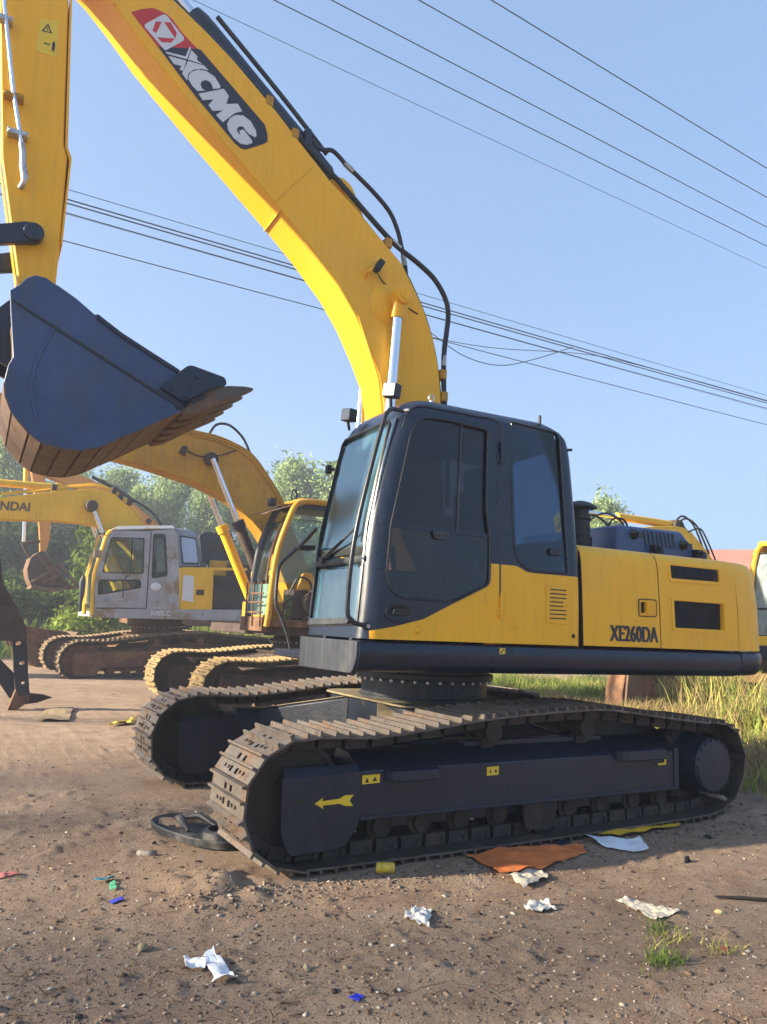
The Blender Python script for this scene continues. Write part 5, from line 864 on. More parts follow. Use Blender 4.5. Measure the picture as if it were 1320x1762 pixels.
# ------------------------------------------------------------------ foliage
def tri_mesh(name, V, F, tone, m):
    """V (n,3), F (k,3) or (k,4), tone (n,3)"""
    me = bpy.data.meshes.new(name); me.vertices.add(len(V)); me.vertices.foreach_set('co', V.astype(np.float32).ravel()); w = F.shape[1]
    me.loops.add(F.size); me.loops.foreach_set('vertex_index', F.astype(np.int32).ravel()); me.polygons.add(len(F)); me.polygons.foreach_set('loop_start', np.arange(0, F.size, w)); me.polygons.foreach_set('loop_total', np.full(len(F), w)); me.update()
    a = me.color_attributes.new("tone", 'FLOAT_COLOR', 'POINT'); a.data.foreach_set('color', np.concatenate([tone, np.ones((len(V), 1))], 1).astype(np.float32).ravel()); me.materials.append(m); return me
LEAF = leafmat("leaf", True, trans=.4); GRASSM = leafmat("grass_blade", True, trans=.3)
def leaves(C, size, cols, m=LEAF, name="crown", elong=1.5):
    n = len(C); d = rng.normal(size=(n, 3)); d /= np.linalg.norm(d, axis=1)[:, None]; u = np.cross(d, rng.normal(size=(n, 3))); u /= np.linalg.norm(u, axis=1)[:, None]; v = np.cross(d, u)
    s = size * rng.uniform(.55, 1.3, (n, 1)); a = u * s * elong; b = v * s * .55
    V = np.stack([C - a, C - a * .1 + b, C + a, C - a * .1 - b], 1).reshape(-1, 3); F = np.arange(4 * n).reshape(-1, 4)
    k = rng.uniform(0, 1, n); cols = np.array(cols); i = np.minimum((k * (len(cols) - 1)).astype(int), len(cols) - 2); t = (k * (len(cols) - 1) - i)[:, None]
    c = (cols[i] * (1 - t) + cols[i + 1] * t) * rng.uniform(.75, 1.25, (n, 1)); return tri_mesh(name, V, F, np.repeat(c, 4, 0), m)
BARK = mat("bark", (.12, .10, .08), .9, var=.3, bump=.5, bs=20)
def poplar_meshes(h, r, nl, seed, size, cols):
    g = np.random.default_rng(seed); b = MB(); b.tube([(0, 0, -.3), (.03, 0, h * .3), (-.05, .04, h * .65), (0, 0, h * .95)], [.17, .13, .08, .02], 8); P = []
    for k in range(34):
        z0 = h * g.uniform(.10, .86); a = g.uniform(0, 6.283); L = r * (1.0 - .35 * (z0 / h)) * g.uniform(.6, 1.15); rise = L * g.uniform(1.2, 2.2)
        e = np.array([math.cos(a) * L, math.sin(a) * L, min(z0 + rise, h * 1.0)]); s0 = np.array([0, 0, z0]); mid = (s0 + e) / 2 + np.array([math.cos(a), math.sin(a), -.3]) * L * .25
        b.tube([tuple(s0), tuple(mid), tuple(e)], [.035, .022, .006], 5); n = int(nl / 34); t = g.beta(2.2, 1.3, n)[:, None]; c = s0 * (1 - t) ** 2 + mid * 2 * t * (1 - t) + e * t * t
        P.append(c + g.normal(size=(n, 3)) * np.array([.30, .30, .42]) * (r / 1.5) * (.45 + .75 * t))
    n = nl // 8; P.append(np.stack([g.normal(size=n) * .22, g.normal(size=n) * .22, h * g.uniform(.72, 1.0, n)], 1))
    return mesh("trunk", b, BARK), leaves(np.concatenate(P), size, cols)
GC = [(.14, .20, .08), (.29, .39, .15), (.46, .56, .25)]
PV = [poplar_meshes(10.0, 1.45, 9500, 40 + k, .10, GC) for k in range(4)]
TREES = [(-5.5, 45.5, 9.6), (-3.2, 46.0, 9.3), (-1.9, 48.0, 9.8), (-0.8, 43.9, 9.6), (0.6, 46.8, 9.8), (1.6, 44.7, 9.4), (3.3, 47.5, 10.1), (4.1, 43.4, 8.6), (6.0, 46.1, 9.0), (6.9, 43.9, 9.4), (7.9, 42.6, 10.0), (9.4, 44.2, 10.2), (10.3, 41.0, 9.0), (13.4, 46.2, 9.2), (14.6, 44.6, 10.2), (15.1, 42.4, 11.2), (16.0, 41.0, 11.4), (17.7, 42.4, 11.8), (18.3, 39.1, 10.9), (19.9, 40.2, 11.3), (22.2, 41.3, 11.8), (23.2, 38.5, 11.5), (25.9, 23.5, 8.6), (28.4, 25.2, 8.2)]
for k, (x, y, h) in enumerate(TREES):
    tk, cr = PV[k % 4]; right = x > 25; gap = 4 <= x <= 11
    lab = ("poplar showing just right of the foreground cab beside its exhaust" if k == 22 else "smaller poplar beside the one right of the foreground cab") if right else ("tall poplar in the far row between the two yellow booms" if gap else "tall poplar in the far row behind the stripped machine's cab" if x > 11 else "tall poplar in the far row under and left of the raised bucket")
    h *= (.88, 1.04, .96, 1.1, .92)[k % 5]; t = thing("poplar_tree", lab, "tree", (x, y, gz(x, y)), k * 1.37, None if right else "poplars between the booms" if gap else "poplars behind the stripped cab" if x > 11 else "poplars left of the bucket", (h / 10, h / 10, h / 10)); link("trunk", tk, t); link("crown", cr, t)
def bush(label, x, y, h, r, n, cols, size=.09, stems=9, group=None, name="shrub", lean=0):
    t = thing(name, label, "shrub", (x, y, gz(x, y)), 0, group); b = MB(); P = []
    for k in range(stems):
        a = random.uniform(0, 6.283); L = r * random.uniform(.35, 1.0); hh = h * random.uniform(.6, 1.0); e = np.array([math.cos(a) * L + lean, math.sin(a) * L, hh]); mid = e * np.array([.35, .35, .62])
        b.tube([(0, 0, -.05), tuple(mid), tuple(e)], [.022, .016, .005], 5); tt = np.random.default_rng(k).uniform(.25, 1, n // stems)[:, None]; c = mid * 2 * tt * (1 - tt) + e * tt * tt; P.append(c + rng.normal(size=c.shape) * r * .16)
    obj("stems", b, BARK, t); link("foliage", leaves(np.concatenate(P), size, cols, name="foliage"), t); return t
GB = [(.05, .085, .02), (.11, .17, .035), (.22, .30, .07)]; GD = [(.025, .045, .018), (.05, .08, .03), (.09, .12, .05)]
for k, (x, y, h, r) in enumerate([(-2.6, 25.5, 1.5, 1.1), (-1.6, 25.9, 1.7, 1.2), (-1.0, 24.9, 1.5, 1.0), (-.2, 26.8, 1.9, 1.3), (.5, 25.2, 1.5, 1.1), (-3.2, 26.4, 1.6, 1.2)]): bush("low dark green bush on the bank below the hanging rusty bucket", x, y, h, r, 2600, GD if k % 2 else GB, .10, group="low bushes on the bank")
bush("bright green sapling with pale stems in front of the grey cab", .15, 20.6, 1.7, 1.1, 1500, [(.12, .18, .03), (.24, .32, .06), (.36, .42, .10)], .085, 12, name="sapling")
bush("tall bright green bush reaching up to the long straight boom", 1.35, 23.2, 4.4, 1.5, 5200, GB, .11, 14)
for k, (x, y, h, r) in enumerate([(-3.5, 33.5, 4.6, 1.8), (-1.6, 33.0, 4.9, 2.0), (.4, 34.5, 5.2, 2.0), (2.6, 33.0, 5.0, 2.0), (4.6, 34.0, 4.4, 1.9), (6.6, 33.0, 4.6, 2.0), (8.8, 34.0, 4.2, 2.0), (11.2, 33.0, 4.8, 2.0), (13.4, 33.4, 4.4, 2.0)]): bush("large dark green bush in the belt in front of the far poplars", x, y, h, r, 4200, GD, .15, 16, group="dark bushes before the poplars")

def blades(name, n, region, hmin, hmax, cols, wid=.010, lean=.45, segs=3):
    x, y = region(n); n = len(x); z = ground_h(x, y) - .02; h = rng.uniform(hmin, hmax, n) * (.55 + .9 * np.clip(fbm(x, y, .9, 2, 61) + .5, 0, 1)); a = rng.uniform(0, 6.283, n); l = rng.uniform(.1, lean, n) * h; w = wid * rng.uniform(.6, 1.5, n); b = a + rng.uniform(-.8, .8, n) + 1.57
    rows = []
    for k in range(segs + 1):
        t = k / segs; cx = x + np.cos(a) * l * t * t; cy = y + np.sin(a) * l * t * t; cz = z + h * t * (1 - .18 * t); ww = w * (1 - t * .92)
        rows += [np.stack([cx - np.cos(b) * ww, cy - np.sin(b) * ww, cz], 1), np.stack([cx + np.cos(b) * ww, cy + np.sin(b) * ww, cz], 1)]
    V = np.stack(rows, 1).reshape(-1, 3); m = 2 * (segs + 1); base = np.arange(n)[:, None] * m; F = np.concatenate([base + np.array([[2 * k, 2 * k + 1, 2 * k + 3, 2 * k + 2]]) for k in range(segs)], 0)
    cols = np.array(cols); pick = np.clip(fbm(x, y, .55, 3, 88) * 1.1 + .5 + rng.normal(size=n) * .22, 0, .999) * (len(cols) - 1); i = pick.astype(int); t = (pick - i)[:, None]; c = (cols[i] * (1 - t) + cols[np.minimum(i + 1, len(cols) - 1)] * t) * rng.uniform(.7, 1.3, (n, 1))
    return tri_mesh(name, V, F, np.repeat(c, m, 0), GRASSM)
def weeds(n):
    x = rng.uniform(2.5, 13, n); y = rng.uniform(-1.9, 11, n); edge = 2.75 + np.clip(y + .6, 0, 10) * .30 + fbm(x, y, 1.1, 3, 3) * .9
    k = (x > edge) & (rng.uniform(0, 1, n) < np.clip(.25 + fbm(x, y, .8, 3, 21) + (x - edge) * .5, .05, 1)) & ~((abs(y - 3.9) < 1.75) & (x > 8.6)); return x[k], y[k]
WC = [(.10, .15, .04), (.16, .23, .055), (.26, .32, .075), (.40, .38, .11), (.42, .33, .15), (.32, .21, .12)]
g = link("weeds", blades("weeds", 70000, weeds, .12, .48, WC, .012, .9)); g['kind'] = 'stuff'; g['label'] = "tall yellow green weeds and dry grass behind the tracks"
def edge_weeds(n):
    x = rng.uniform(6.2, 15, n); y = rng.uniform(.4, 5.2, n); k = (rng.uniform(0, 1, n) < np.clip(.55 + fbm(x, y, .8, 2, 44) * 1.4, .1, 1)) & ((y < 2.2) | (x < 8.6)) & ~((x < 7.75) & (y > 1.9)); return x[k], y[k]
g = link("tall_weeds", blades("tall_weeds", 34000, edge_weeds, .7, 1.15, WC, .016, .6)); g['kind'] = 'stuff'; g['label'] = "taller weeds in front of the machine at the right edge"
def far_grass(n):
    x = rng.uniform(-6, 16, n); y = rng.uniform(20, 30, n); k = rng.uniform(0, 1, n) < .75; return x[k], y[k]
g = link("bank_grass", blades("bank_grass", 14000, far_grass, .3, .9, WC[:4], .03, segs=2)); g['kind'] = 'stuff'; g['label'] = "rough grass on the low bank behind the yard"
def tuft(label, x, y, n, h, r, cols):
    t = link("grass_tuft", blades("grass_tuft", n, lambda n: (x + rng.normal(size=n) * r, y + rng.normal(size=n) * r * .6), h * .5, h, cols, .004, 1.1)); tag(t, label, "grass tuft", "grass tufts in the bare soil"); t["kind"] = "stuff"; return t
tuft("green grass tuft beside the long pale rag", -.48, -3.04, 60, .09, .05, WC[:3]); tuft("green grass tuft in the foreground soil at lower right", -.79, -3.32, 90, .09, .07, WC[:3]); tuft("thin dry grass tuft above the lower right green one", -.55, -3.18, 45, .10, .07, WC[2:5]); tuft("dry grass tuft around the small red scrap", -.42, -3.36, 50, .09, .06, WC[2:5])

# ------------------------------------------------------------------ stones, clods, straw
def stones(name, n, region, smin, smax, cols, m, flat=.65, power=2.6):
    x, y = region(n); n = len(x); s = smin * (1 - rng.uniform(0, 1, n) * (1 - (smin / smax) ** (power - 1))) ** (-1 / (power - 1)); z = ground_h(x, y)
    t = (1 + 5 ** .5) / 2; ico = np.array([(-1, t, 0), (1, t, 0), (-1, -t, 0), (1, -t, 0), (0, -1, t), (0, 1, t), (0, -1, -t), (0, 1, -t), (t, 0, -1), (t, 0, 1), (-t, 0, -1), (-t, 0, 1)]) / 1.9
    fc = np.array([(0, 11, 5), (0, 5, 1), (0, 1, 7), (0, 7, 10), (0, 10, 11), (1, 5, 9), (5, 11, 4), (11, 10, 2), (10, 7, 6), (7, 1, 8), (3, 9, 4), (3, 4, 2), (3, 2, 6), (3, 6, 8), (3, 8, 9), (4, 9, 5), (2, 4, 11), (6, 2, 10), (8, 6, 7), (9, 8, 1)])
    V = ico[None] * rng.uniform(.4, 1.35, (n, 12, 1)) * np.stack([rng.uniform(.8, 1.5, n), rng.uniform(.6, 1.0, n), flat * rng.uniform(.6, 1.2, n)], 1)[:, None]; a = rng.uniform(0, 6.28, n); ca, sa = np.cos(a)[:, None], np.sin(a)[:, None]
    V = np.stack([V[..., 0] * ca - V[..., 1] * sa, V[..., 0] * sa + V[..., 1] * ca, V[..., 2]], -1) * s[:, None, None] + np.stack([x, y, z + s * .12], 1)[:, None]
    F = (np.arange(n)[:, None, None] * 12 + fc[None]).reshape(-1, 3); cols = np.array(cols); c = cols[rng.integers(0, len(cols), n)] * rng.uniform(.7, 1.25, (n, 1))
    return tri_mesh(name, V.reshape(-1, 3), F, np.repeat(c, 12, 0), m)
def rockmat(name):
    m, n, l = nt(name); a = n.new("ShaderNodeAttribute"); a.attribute_name = "tone"; b = n.new("ShaderNodeBsdfPrincipled"); b.inputs['Roughness'].default_value = .9; b.inputs['Specular IOR Level'].default_value = .25
    g = n.new("ShaderNodeNewGeometry"); c = mixc(n, l, ramp(n, l, noise_n(n, l, g.outputs['Position'], 60, 5, .6), .35, .7), (.55, .55, .55), (1.2, 1.2, 1.2)); l.new(mixc(n, l, 1., a.outputs[0], c, 'MULTIPLY'), b.inputs['Base Color']); o = n.new("ShaderNodeOutputMaterial"); l.new(b.outputs[0], o.inputs[0]); return m
ROCK = rockmat("stone")
def patch(n):
    d = np.abs(rng.normal(size=n)) * 3.2 + .9; a = rng.uniform(-.12, 1.18, n); x = -3.956 + np.sin(a) * d; y = -5.998 + np.cos(a) * d; k = ~((np.abs(x) < 2.3) & (np.abs(np.abs(y) - 1.3) < .34)) & (y > -4.6); return x[k], y[k]
g = link("gravel", stones("gravel", 12000, patch, .0025, .017, [(.42, .32, .22), (.48, .39, .30), (.32, .22, .15), (.55, .46, .37)], ROCK)); g['kind'] = 'stuff'; g['label'] = "pale gravel strewn over the soil"
g = link("soil_clods", stones("soil_clods", 26000, patch, .003, .02, [(.24, .16, .115), (.32, .225, .16), (.13, .085, .06), (.085, .055, .042)], ROCK, .5, 2.9)); g['kind'] = 'stuff'; g['label'] = "brown crumbled clods on the soil"
def fringe(n):
    x = rng.uniform(-2.6, 2.6, n); y = -1.68 - np.abs(rng.normal(size=n)) * .16; return x, y
g = link("track_side_soil", stones("track_side_soil", 1800, fringe, .004, .022, [(.22, .145, .10), (.30, .21, .15), (.14, .09, .065), (.38, .31, .25)], ROCK, .6, 2.6)); g['kind'] = 'stuff'; g['label'] = "loose soil along the near track"
def straw(n):
    x, y = patch(n); n = len(x); z = ground_h(x, y) + .006; a = rng.uniform(0, 6.28, n); L = rng.uniform(.01, .05, n) * (1 + 2.5 * (rng.uniform(0, 1, n) > .96)); w = rng.uniform(.0012, .0035, n); dz = rng.uniform(-.1, .25, n) * L
    P = np.stack([x, y, z], 1); d = np.stack([np.cos(a) * L, np.sin(a) * L, dz], 1); s = np.stack([-np.sin(a) * w, np.cos(a) * w, np.zeros(n)], 1); V = np.stack([P - d - s, P + d - s, P + d + s, P - d + s], 1).reshape(-1, 3)
    c = np.array([(.36, .28, .16), (.25, .17, .09), (.12, .08, .05), (.42, .36, .26)])[rng.integers(0, 4, n)]; return tri_mesh("straw", V, np.arange(4 * n).reshape(-1, 4), np.repeat(c, 4, 0), GRASSM)
g = link("straw", straw(2600)); g['kind'] = 'stuff'; g['label'] = "bits of dry straw and chips on the soil"

# ------------------------------------------------------------------ litter
def cloth(name, label, corners, col, amp=.02, lift=.012, n=22, rough=.7, cat="litter", curl=0., trans=.0, fq=9., seed=1, edge=.06, spec=.3):
    """crumpled sheet over four ground corners"""
    c = [np.array(p, float) for p in corners]; u, v = np.meshgrid(np.linspace(0, 1, n), np.linspace(0, 1, n)); U, Vv = u[..., None], v[..., None]
    P = c[0] * (1 - U) * (1 - Vv) + c[1] * U * (1 - Vv) + c[2] * U * Vv + c[3] * (1 - U) * Vv; size = np.linalg.norm(c[2] - c[0])
    x, y = P[..., 0].copy(), P[..., 1].copy(); x += fbm(u, v, 5, 3, seed) * edge * size; y += fbm(u, v, 5, 3, seed + 9) * edge * size
    z = ground_h(x, y) + lift + np.abs(fbm(x, y, fq, 3, seed + 3)) * amp * 2 + curl * np.maximum(0, np.abs(u - .5) * 2 - .55) ** 1.5
    o = x.mean(), y.mean(), gz(x.mean(), y.mean()); V = np.stack([x - o[0], y - o[1], z - o[2]], -1).reshape(-1, 3); i = (np.arange(n - 1)[:, None] * n + np.arange(n - 1)[None]).ravel(); F = np.stack([i, i + 1, i + n + 1, i + n], 1)
    m = mat(name + "_sheet", col, rough, var=.12, vs=8, bump=.2, bs=30, dirt=[((.22, .16, .11), 9, .58, .8, .9)], spec=spec)
    b = MB(); b.add([tuple(p) for p in V], [tuple(f) for f in F]); ob = obj(name, b, m, None, loc=o, recalc=False, sharp=0); s_ = ob.modifiers.new("thick", 'SOLIDIFY'); s_.thickness = .0025; ob.modifiers.new("soft", 'SUBSURF').render_levels = 1
    return tag(ob, label, cat)
cloth("orange_plastic", "torn orange plastic sheet lying beside the near track", [(-.67, -1.62), (.22, -1.74), (.17, -1.90), (-.73, -2.06)], (.60, .17, .05), .035, .012, 26, .55, "plastic sheet", seed=4, fq=4)
cloth("white_paper", "curled white sheet next to the yellow strip", [(.40, -1.60), (.72, -1.84), (.58, -2.05), (.31, -1.80)], (.72, .76, .82), .015, .012, 20, .5, "paper", .09, seed=8, edge=.02, fq=3)
cloth("yellow_strip", "long yellow plastic strip along the rear of the near track", [(.55, -1.60), (1.44, -1.58), (1.42, -1.64), (.58, -1.72)], (.70, .42, .03), .02, .02, 22, .4, "plastic strip", seed=12, edge=.02, fq=4)
cloth("pale_rag", "pale crumpled film in front of the orange sheet", [(-.70, -2.06), (-.42, -1.98), (-.43, -2.16), (-.74, -2.28)], (.45, .40, .33), .03, .006, 22, .6, "rag", seed=16)
cloth("fibre_rag", "long pale fibrous rag in the right foreground", [(-.36, -2.62), (-.25, -2.63), (-.20, -2.94), (-.42, -2.95)], (.55, .48, .38), .018, .004, 24, .9, "rag", seed=20, fq=26)
cloth("grey_film", "small grey twisted film right of the centre foreground", [(-.92, -2.48), (-.78, -2.46), (-.78, -2.59), (-.94, -2.57)], (.48, .47, .43), .03, .004, 18, .6, "rag", seed=24, fq=22)
cloth("grey_rag", "grey crumpled rag alone on the soil below the yellow tube", [(-1.64, -2.37), (-1.49, -2.25), (-1.43, -2.33), (-1.59, -2.53)], (.50, .49, .48), .035, .005, 22, .8, "rag", seed=28, fq=18)
cloth("white_wrapper", "smaller left half of the white paper pair in the left foreground", [(-2.78, -2.32), (-2.70, -2.36), (-2.73, -2.49), (-2.82, -2.47)], (.72, .72, .72), .025, .006, 18, .6, "paper", seed=32, fq=16)
cloth("white_wrapper", "larger right half of the white paper pair in the left foreground", [(-2.70, -2.35), (-2.64, -2.31), (-2.64, -2.66), (-2.74, -2.64)], (.74, .75, .78), .03, .008, 18, .5, "paper", seed=37, fq=7)
cloth("blue_scrap", "bright blue plastic scrap at the bottom centre", [(-2.29, -2.99), (-2.24, -2.975), (-2.225, -3.01), (-2.27, -3.045)], (.02, .04, .50), .015, .004, 10, .35, "plastic scrap", seed=41)
cloth("teal_scrap", "teal plastic scrap in the left foreground", [(-2.97, -1.18), (-2.85, -1.12), (-2.85, -1.19), (-2.95, -1.23)], (.02, .22, .30), .03, .005, 12, .4, "plastic scrap", seed=44)
cloth("green_scrap", "light green scrap touching the teal plastic", [(-2.895, -1.24), (-2.86, -1.22), (-2.88, -1.38), (-2.92, -1.38)], (.10, .42, .22), .01, .006, 8, .5, "plastic scrap", seed=46)
cloth("violet_scrap", "thin dark blue scrap below the teal plastic", [(-2.955, -1.53), (-2.88, -1.52), (-2.88, -1.56), (-2.95, -1.58)], (.05, .06, .40), .015, .004, 8, .4, "plastic scrap", seed=48)
cloth("pink_film", "faded pink film cut off by the left edge", [(-3.46, -.84), (-3.33, -.90), (-3.34, -.95), (-3.47, -.98)], (.50, .16, .14), .02, .004, 12, .6, "plastic film", seed=51)
cloth("red_scrap", "tiny red scrap among dry grass at lower right", [(-.44, -3.36), (-.41, -3.34), (-.39, -3.37), (-.42, -3.39)], (.5, .05, .03), .02, .006, 8, .5, "plastic scrap", seed=53)
cloth("yellow_scrap", "yellow crumpled film on the sunlit ground left of the far track", [(-1.72, 5.0), (-1.3, 5.3), (-1.15, 5.8), (-1.6, 5.3)], (.55, .40, .06), .08, .01, 16, .6, "plastic film", seed=56)
cloth("cardboard", "flat pale board on the ground in front of the ripper", [(-2.5, 5.75), (-2.05, 5.78), (-1.78, 7.3), (-2.2, 7.1)], (.30, .22, .13), .02, .02, 14, .9, "board", seed=59, edge=.02, fq=3)
cloth("white_corner", "white paper corner cut off by the right edge", [(-.37, -3.88), (-.20, -3.92), (-.20, -4.02), (-.36, -3.93)], (.7, .7, .7), .015, .004, 8, .6, "paper", seed=63)
# black oval tray
t = thing("drip_tray", "black oval plastic tray lying in front of the near track", "tray", (-2.13, -.50, gz(-2.13, -.50)), .35)
TRAYM = mat("tray_plastic", (.012, .013, .016), .65, var=.3, vs=6, dirt=[((.20, .18, .16), 5, .5, .75, .8)])
prof = [(.98, .0), (1.0, .04), (.97, .05), (.91, .045), (.84, .022), (.6, .018), (.2, .015), (.02, .015)]
b = MB(); b.loft([[(math.copysign(abs(math.cos(a)) ** .8, math.cos(a)) * .24 * r_, math.copysign(abs(math.sin(a)) ** .8, math.sin(a)) * .46 * r_, h) for a in np.linspace(0, 2 * math.pi, 40, endpoint=False)] for r_, h in prof]); obj("tray_shell", b, TRAYM, t)
b = MB(); b.loft([[(x * k, y * k2, h) for x, y in [(.16 * math.cos(a), .15 * math.sin(a)) for a in np.linspace(0, 6.28, 24, endpoint=False)]] for k, k2, h in ((1, 1, .02), (.95, .95, .065), (.7, .75, .075), (.62, .66, .04), (.02, .02, .035))]); obj("raised_cup", b, TRAYM, t, loc=(.02, -.22, 0))
b = MB(); b.tube([(-.1, .02, .03), (-.04, .2, .07), (.03, .36, .04)], [.01, .03, .01], 8); b.tube([(.12, .0, .03), (.12, .18, .07), (.07, .34, .04)], [.01, .025, .01], 8); obj("moulded_rib", b, TRAYM, t)
b = MB(); prof = [(.030, -.055), (.033, -.05), (.032, .05), (.029, .055), (.026, .05), (.027, -.045)]; b.lathe(prof, (0, 0, 0), 1, 24); t = obj("yellow_tube", b, mat("tube_yellow", (.72, .48, .03), .45, dirt=[((.2, .15, .1), 8, .55, .8, .9)]), None, loc=(-1.355, -1.70, gz(-1.355, -1.70) + .03), rot=(0, 0, 1.1)); tag(t, "short yellow tube under the near track's front half", "tube")
b = MB(); b.prism([(0, 0), (.16, .03), (.165, -.05), (0, -.09)], 0, .02, 2); t = obj("steel_plate", b, GUNM, None, .004, loc=(.005, -1.665, gz(.1, -1.7) + .004)); tag(t, "small dark metal plate behind the orange sheet", "plate")
b = MB(); M = Matrix.Rotation(.35, 4, 'Y') @ Matrix.Rotation(.3, 4, 'Z'); b.box(-.14, .14, -.12, .10, .0, .035, M); t = obj("wooden_block", b, mat("grey_wood", (.26, .21, .16), .9, var=.25, vs=8, bump=.3, bs=20), None, .006, loc=(2.12, -1.42, .13)); tag(t, "tilted grey wooden block at the rear of the near track", "block")
b = MB(); b.tube([(.20, -2.86, gz(.2, -2.86) + .015), (.33, -2.93, gz(.33, -2.93) + .012), (.50, -3.03, gz(.5, -3.03) + .015), (.8, -3.2, .02)], [.006, .011, .009, .006], 7); t = obj("dark_stick", b, mat("dark_wood", (.035, .025, .02), .9, bump=.4)); tag(t, "dark stick at the right edge of the foreground", "stick")
for k, (x, y, s, lab) in enumerate([(.677, -2.28, .035, "black lump of tar right of the white curled sheet"), (1.40, -1.90, .05, "larger black lump near the wooden block")]):
    me = stones("tar_lump", 1, lambda n: (np.array([x]), np.array([y])), s, s * 1.01, [(.02, .02, .024)], ROCK, .9); t = link("tar_lump", me); tag(t, lab, "lump")
for lab, x, y, s, c in [("pale yellow stone beside the dark stick at right", .02, -3.02, .035, (.5, .42, .22)), ("pale stone left of the large foreground paper", -2.92, -2.15, .035, (.38, .30, .18)), ("tan stone above the bottom blue scrap", -2.32, -2.66, .03, (.34, .28, .18)), ("pale flake of concrete in front of the black tray", -2.58, -.75, .06, (.36, .31, .25)), ("white stone beside the grey crumpled rag", -1.86, -2.64, .018, (.55, .52, .47))]:
    me = stones("field_stone", 1, lambda n: (np.array([x]), np.array([y])), s, s * 1.01, [c], ROCK, .7); t = link("field_stone", me); tag(t, lab, "stone")
# ------------------------------------------------------------------ overhead cables and poles
CABLE = mat("cable_black", (.015, .015, .02), .6); WOODP = mat("concrete_pole", (.32, .31, .29), .9, var=.15, bump=.2)
def pole(label, x, y, h):
    t = thing("utility_pole", label, "pole", (x, y, gz(x, y))); b = MB(); b.tube([(0, 0, -.5), (0, 0, h)], [.17, .11], 14); obj("pole_shaft", b, WOODP, t)
    return t
def span(label, a, c, r, sag=.0, group="overhead cables", pre=.0):
    a, c = Vector(a), Vector(c); b = MB(); P = [a.lerp(c, t) - Vector((0, 0, sag * 4 * t * (1 - t))) for t in np.linspace(0, 1, 25)]; b.tube(P, r, 5); return tag(obj("cable", b, CABLE), label, "cable", group)
names = ["thin lowest cable of the five crossing the upper sky", "second lowest of the five cables crossing the upper sky", "middle one of the five cables crossing the upper sky", "second highest of the five cables crossing the upper sky", "highest of the five cables, at the top right corner"]
ends = []
for k, (a, c) in enumerate([((-.67, 7.37), (17.49, 7.92)), ((.61, 6.53), (16.22, 7.08)), ((1.51, 5.94), (15.22, 6.42)), ((2.89, 5.05), (13.85, 5.51)), ((4.01, 4.32), (12.69, 4.73))]):
    f = lambda x: a[1] + (c[1] - a[1]) * (x - a[0]) / (c[0] - a[0]); span(names[k], (-26, f(-26), 13.0), (42, f(42), 13.0), .006 if k == 0 else .011)
for x, lab in ((-26, "concrete pole carrying the five upper cables on the left"), (42, "concrete pole carrying the five upper cables on the right")):
    y0 = 5.6; t = pole(lab, x, y0, 13.2); b = MB(); b.box(-.06, .06, -1.9, 2.9, 12.85, 12.98); obj("crossarm", b, WOODP, t)
bund = ["top strand of the cable bundle behind the main boom", "second strand of the cable bundle behind the main boom", "third strand of the cable bundle behind the main boom", "lowest strand of the cable bundle behind the main boom"]
for k, (dz, dy, r) in enumerate([(.18, 0, .008), (.06, .1, .016), (-.03, 0, .016), (-.12, .15, .012)]):
    span(bund[k], (-26, 10.5 + dy, 10.15 + dz), (36, 10.5 + dy, 10.15 + dz), r, .14 + .05 * k, "strands of the cable bundle")
span("single cable below the bundle left of the main boom", (-26, 12.7, 10.2), (36, 12.55, 10.2), .013, .16, "strands of the cable bundle"); span("faint wire between the bundle and the single cable", (-26, 12.0, 10.55), (36, 12.0, 10.55), .006, .16, "strands of the cable bundle")
for x, lab in ((-26, "concrete pole carrying the cable bundle on the left"), (36, "concrete pole carrying the cable bundle on the right")): t = pole(lab, x, 11.4, 10.8); b = MB(); b.box(-.06, .06, -1.3, 1.6, 10.05, 10.2); obj("crossarm", b, WOODP, t)
b = MB(); b.tube(smooth_path([(5.0, 10.5, 9.98), (6.0, 10.5, 9.55), (6.84, 10.5, 9.18), (7.9, 10.5, 8.80), (9.1, 10.5, 8.80), (10.36, 10.5, 9.25), (11.82, 10.5, 9.94)], 5), .012, 5); tag(obj("cable", b, CABLE), "sagging loop of cable right of the main boom", "cable", "strands of the cable bundle")
b = MB(); b.tube(smooth_path([(4.0, 10.45, 9.0), (6.66, 10.45, 9.06), (8.88, 10.45, 9.24), (12.17, 10.45, 9.79), (14.67, 10.45, 9.95), (21.2, 10.45, 10.02)], 5), .010, 5); tag(obj("cable", b, CABLE), "slack cable rising to the bundle right of the main boom", "cable", "strands of the cable bundle")

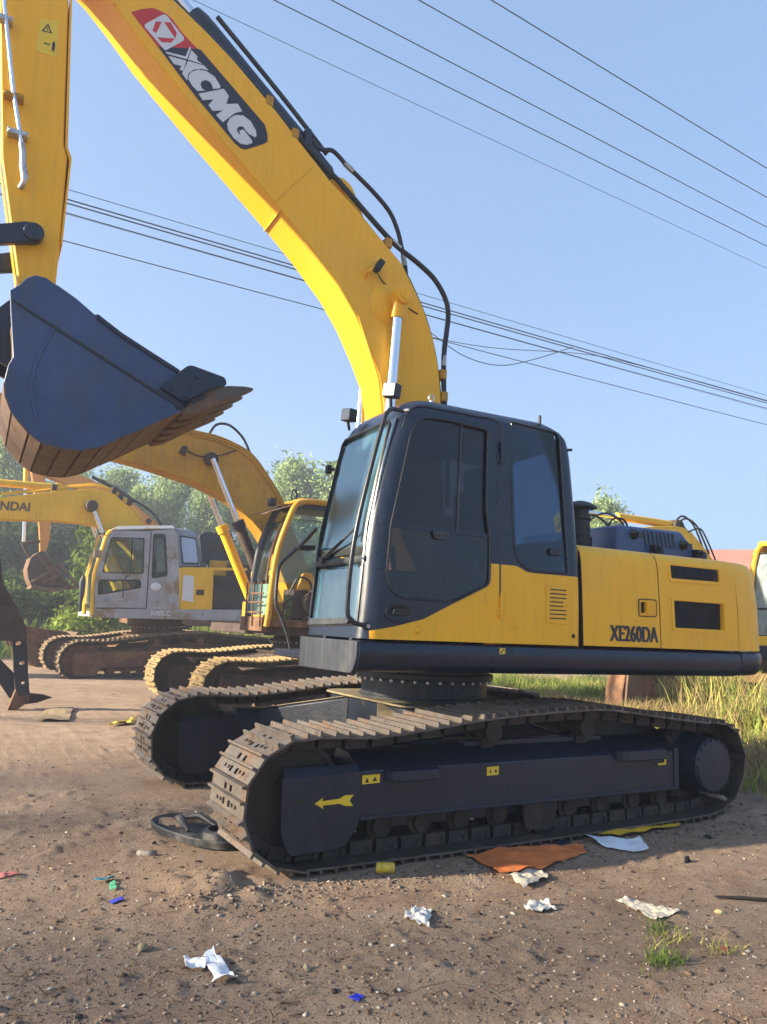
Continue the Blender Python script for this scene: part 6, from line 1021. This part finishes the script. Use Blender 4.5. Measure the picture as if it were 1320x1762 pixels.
# ------------------------------------------------------------------ buildings
BRICK = mat("brick_wall", (.30, .15, .10), .9, var=.15, vs=1.5, dirt=[((.2, .12, .09), .6, .5, .8, .9)]); ROOFR = mat("red_roof_sheet", (.40, .16, .11), .75, var=.12, vs=.6, dirt=[((.28, .13, .10), .8, .5, .8, .8)])
def hall(name, label, cx, cy, rz, L, Wd, he, hr, mw, mr, nwin):
    t = thing(name, label, "building", (cx, cy, gz(cx, cy)), rz); b = MB(); b.prism([(-Wd / 2, -.5), (-Wd / 2, he), (0, hr - .12), (Wd / 2, he), (Wd / 2, -.5)], -L / 2, L / 2, 0); obj("wall", b, mw, t)
    for s_ in (-1, 1):
        b = MB(); b.loft([[(-L / 2 - .3, s_ * (Wd / 2 + .4), he - .25), (L / 2 + .3, s_ * (Wd / 2 + .4), he - .25), (L / 2 + .3, 0, hr), (-L / 2 - .3, 0, hr)], [(-L / 2 - .3, s_ * (Wd / 2 + .4), he - .15), (L / 2 + .3, s_ * (Wd / 2 + .4), he - .15), (L / 2 + .3, 0, hr + .1), (-L / 2 - .3, 0, hr + .1)]]); rf = obj("roof", b, mr, t)
    for k in range(nwin):
        x = -L / 2 + L * (k + .5) / nwin; b = MB(); b.box(x - .7, x + .7, -Wd / 2 - .03, -Wd / 2 + .02, 1.2, 2.8); w_ = obj("window", b, GUNW, t); b = MB(); b.box(x - .62, x + .62, -Wd / 2 - .05, -Wd / 2 - .032, 1.28, 2.72); obj("pane", b, BLKP, w_)
hall("factory_hall", "long red roofed hall far behind the weeds at right", 34.5, 22.0, -.95, 40, 9, 4.4, 6.35, BRICK, ROOFR, 9)
hall("sheet_metal_shed", "blue sheet metal shed far off at the left edge", -4.0, 58.0, 0, 16, 7, 2.4, 3.2, mat("blue_sheet", (.06, .10, .30), .6), mat("blue_roof", (.08, .12, .32), .6), 4)
# far digger beside the shed
t = thing("small_digger", "tiny yellow digger far off under the hanging rusty bucket", "excavator", (.95, 48.8, gz(.95, 48.8)))
for nm, pl, y0, y1, m in (("digger_body", rnd([(-.9, .5), (-.9, 1.3), (.3, 1.5), (.9, 1.2), (.9, .5)], .1), -.8, .8, YEL3), ("track_unit", rnd([(-1.1, 0), (-1.25, .3), (-1.0, .5), (1.0, .5), (1.2, .25), (1.0, 0)], .1), -1.0, 1.0, RUSTD), ("boom", [(.2, 1.2), (-.2, 2.6), (-.1, 3.2), (.1, 3.3), (.2, 2.6), (.6, 1.2)], -.2, .2, YEL3), ("digger_cab", rnd([(-.8, 1.3), (-.8, 2.2), (-.1, 2.3), (0, 1.4)], .1), -.7, 0, GREY)):
    b = MB(); b.prism(pl, y0, y1, 1); obj(nm, b, m, t, .02)
# unseen sparse poplars, added off to the left to filter the low sun
YV = [poplar_meshes(10.0, 2.0, 430, 90 + k, .11, GC) for k in range(2)]
YNG = ["nearest", "second", "third", "fourth", "fifth", "sixth"]
for k, (x, y, h) in enumerate([(-52.0, 5.2, 21), (-54.5, 7.0, 22), (-51.6, 8.6, 21), (-54.0, 10.2, 22.5), (-52.0, 11.7, 21.5), (-53.6, 13.0, 21)]):
    tk, cr = YV[k % 2]; t = thing("sun_filter_poplar", "sparse poplar added out of view at left to filter the sun, %s one counted from the near side" % YNG[k], "tree", (x, y, gz(x, y)), k * 2.1, "added sun filter poplars left of the yard", (h / 10 * .8, h / 10 * .8, h / 10)); link("trunk", tk, t); link("crown", cr, t)

# ------------------------------------------------------------------ haze
m, n, l = nt("haze_air"); pv = n.new("ShaderNodeVolumePrincipled"); pv.inputs['Color'].default_value = (.80, .87, 1.0, 1); pv.inputs['Density'].default_value = .0034; pv.inputs['Anisotropy'].default_value = .3
o = n.new("ShaderNodeOutputMaterial"); l.new(pv.outputs[0], o.inputs['Volume'])
b = MB(); b.box(-62, 80, -30, 95, -3, 24); hz = obj("haze", b, m); hz['kind'] = 'stuff'; hz['label'] = "thin morning haze over the yard"
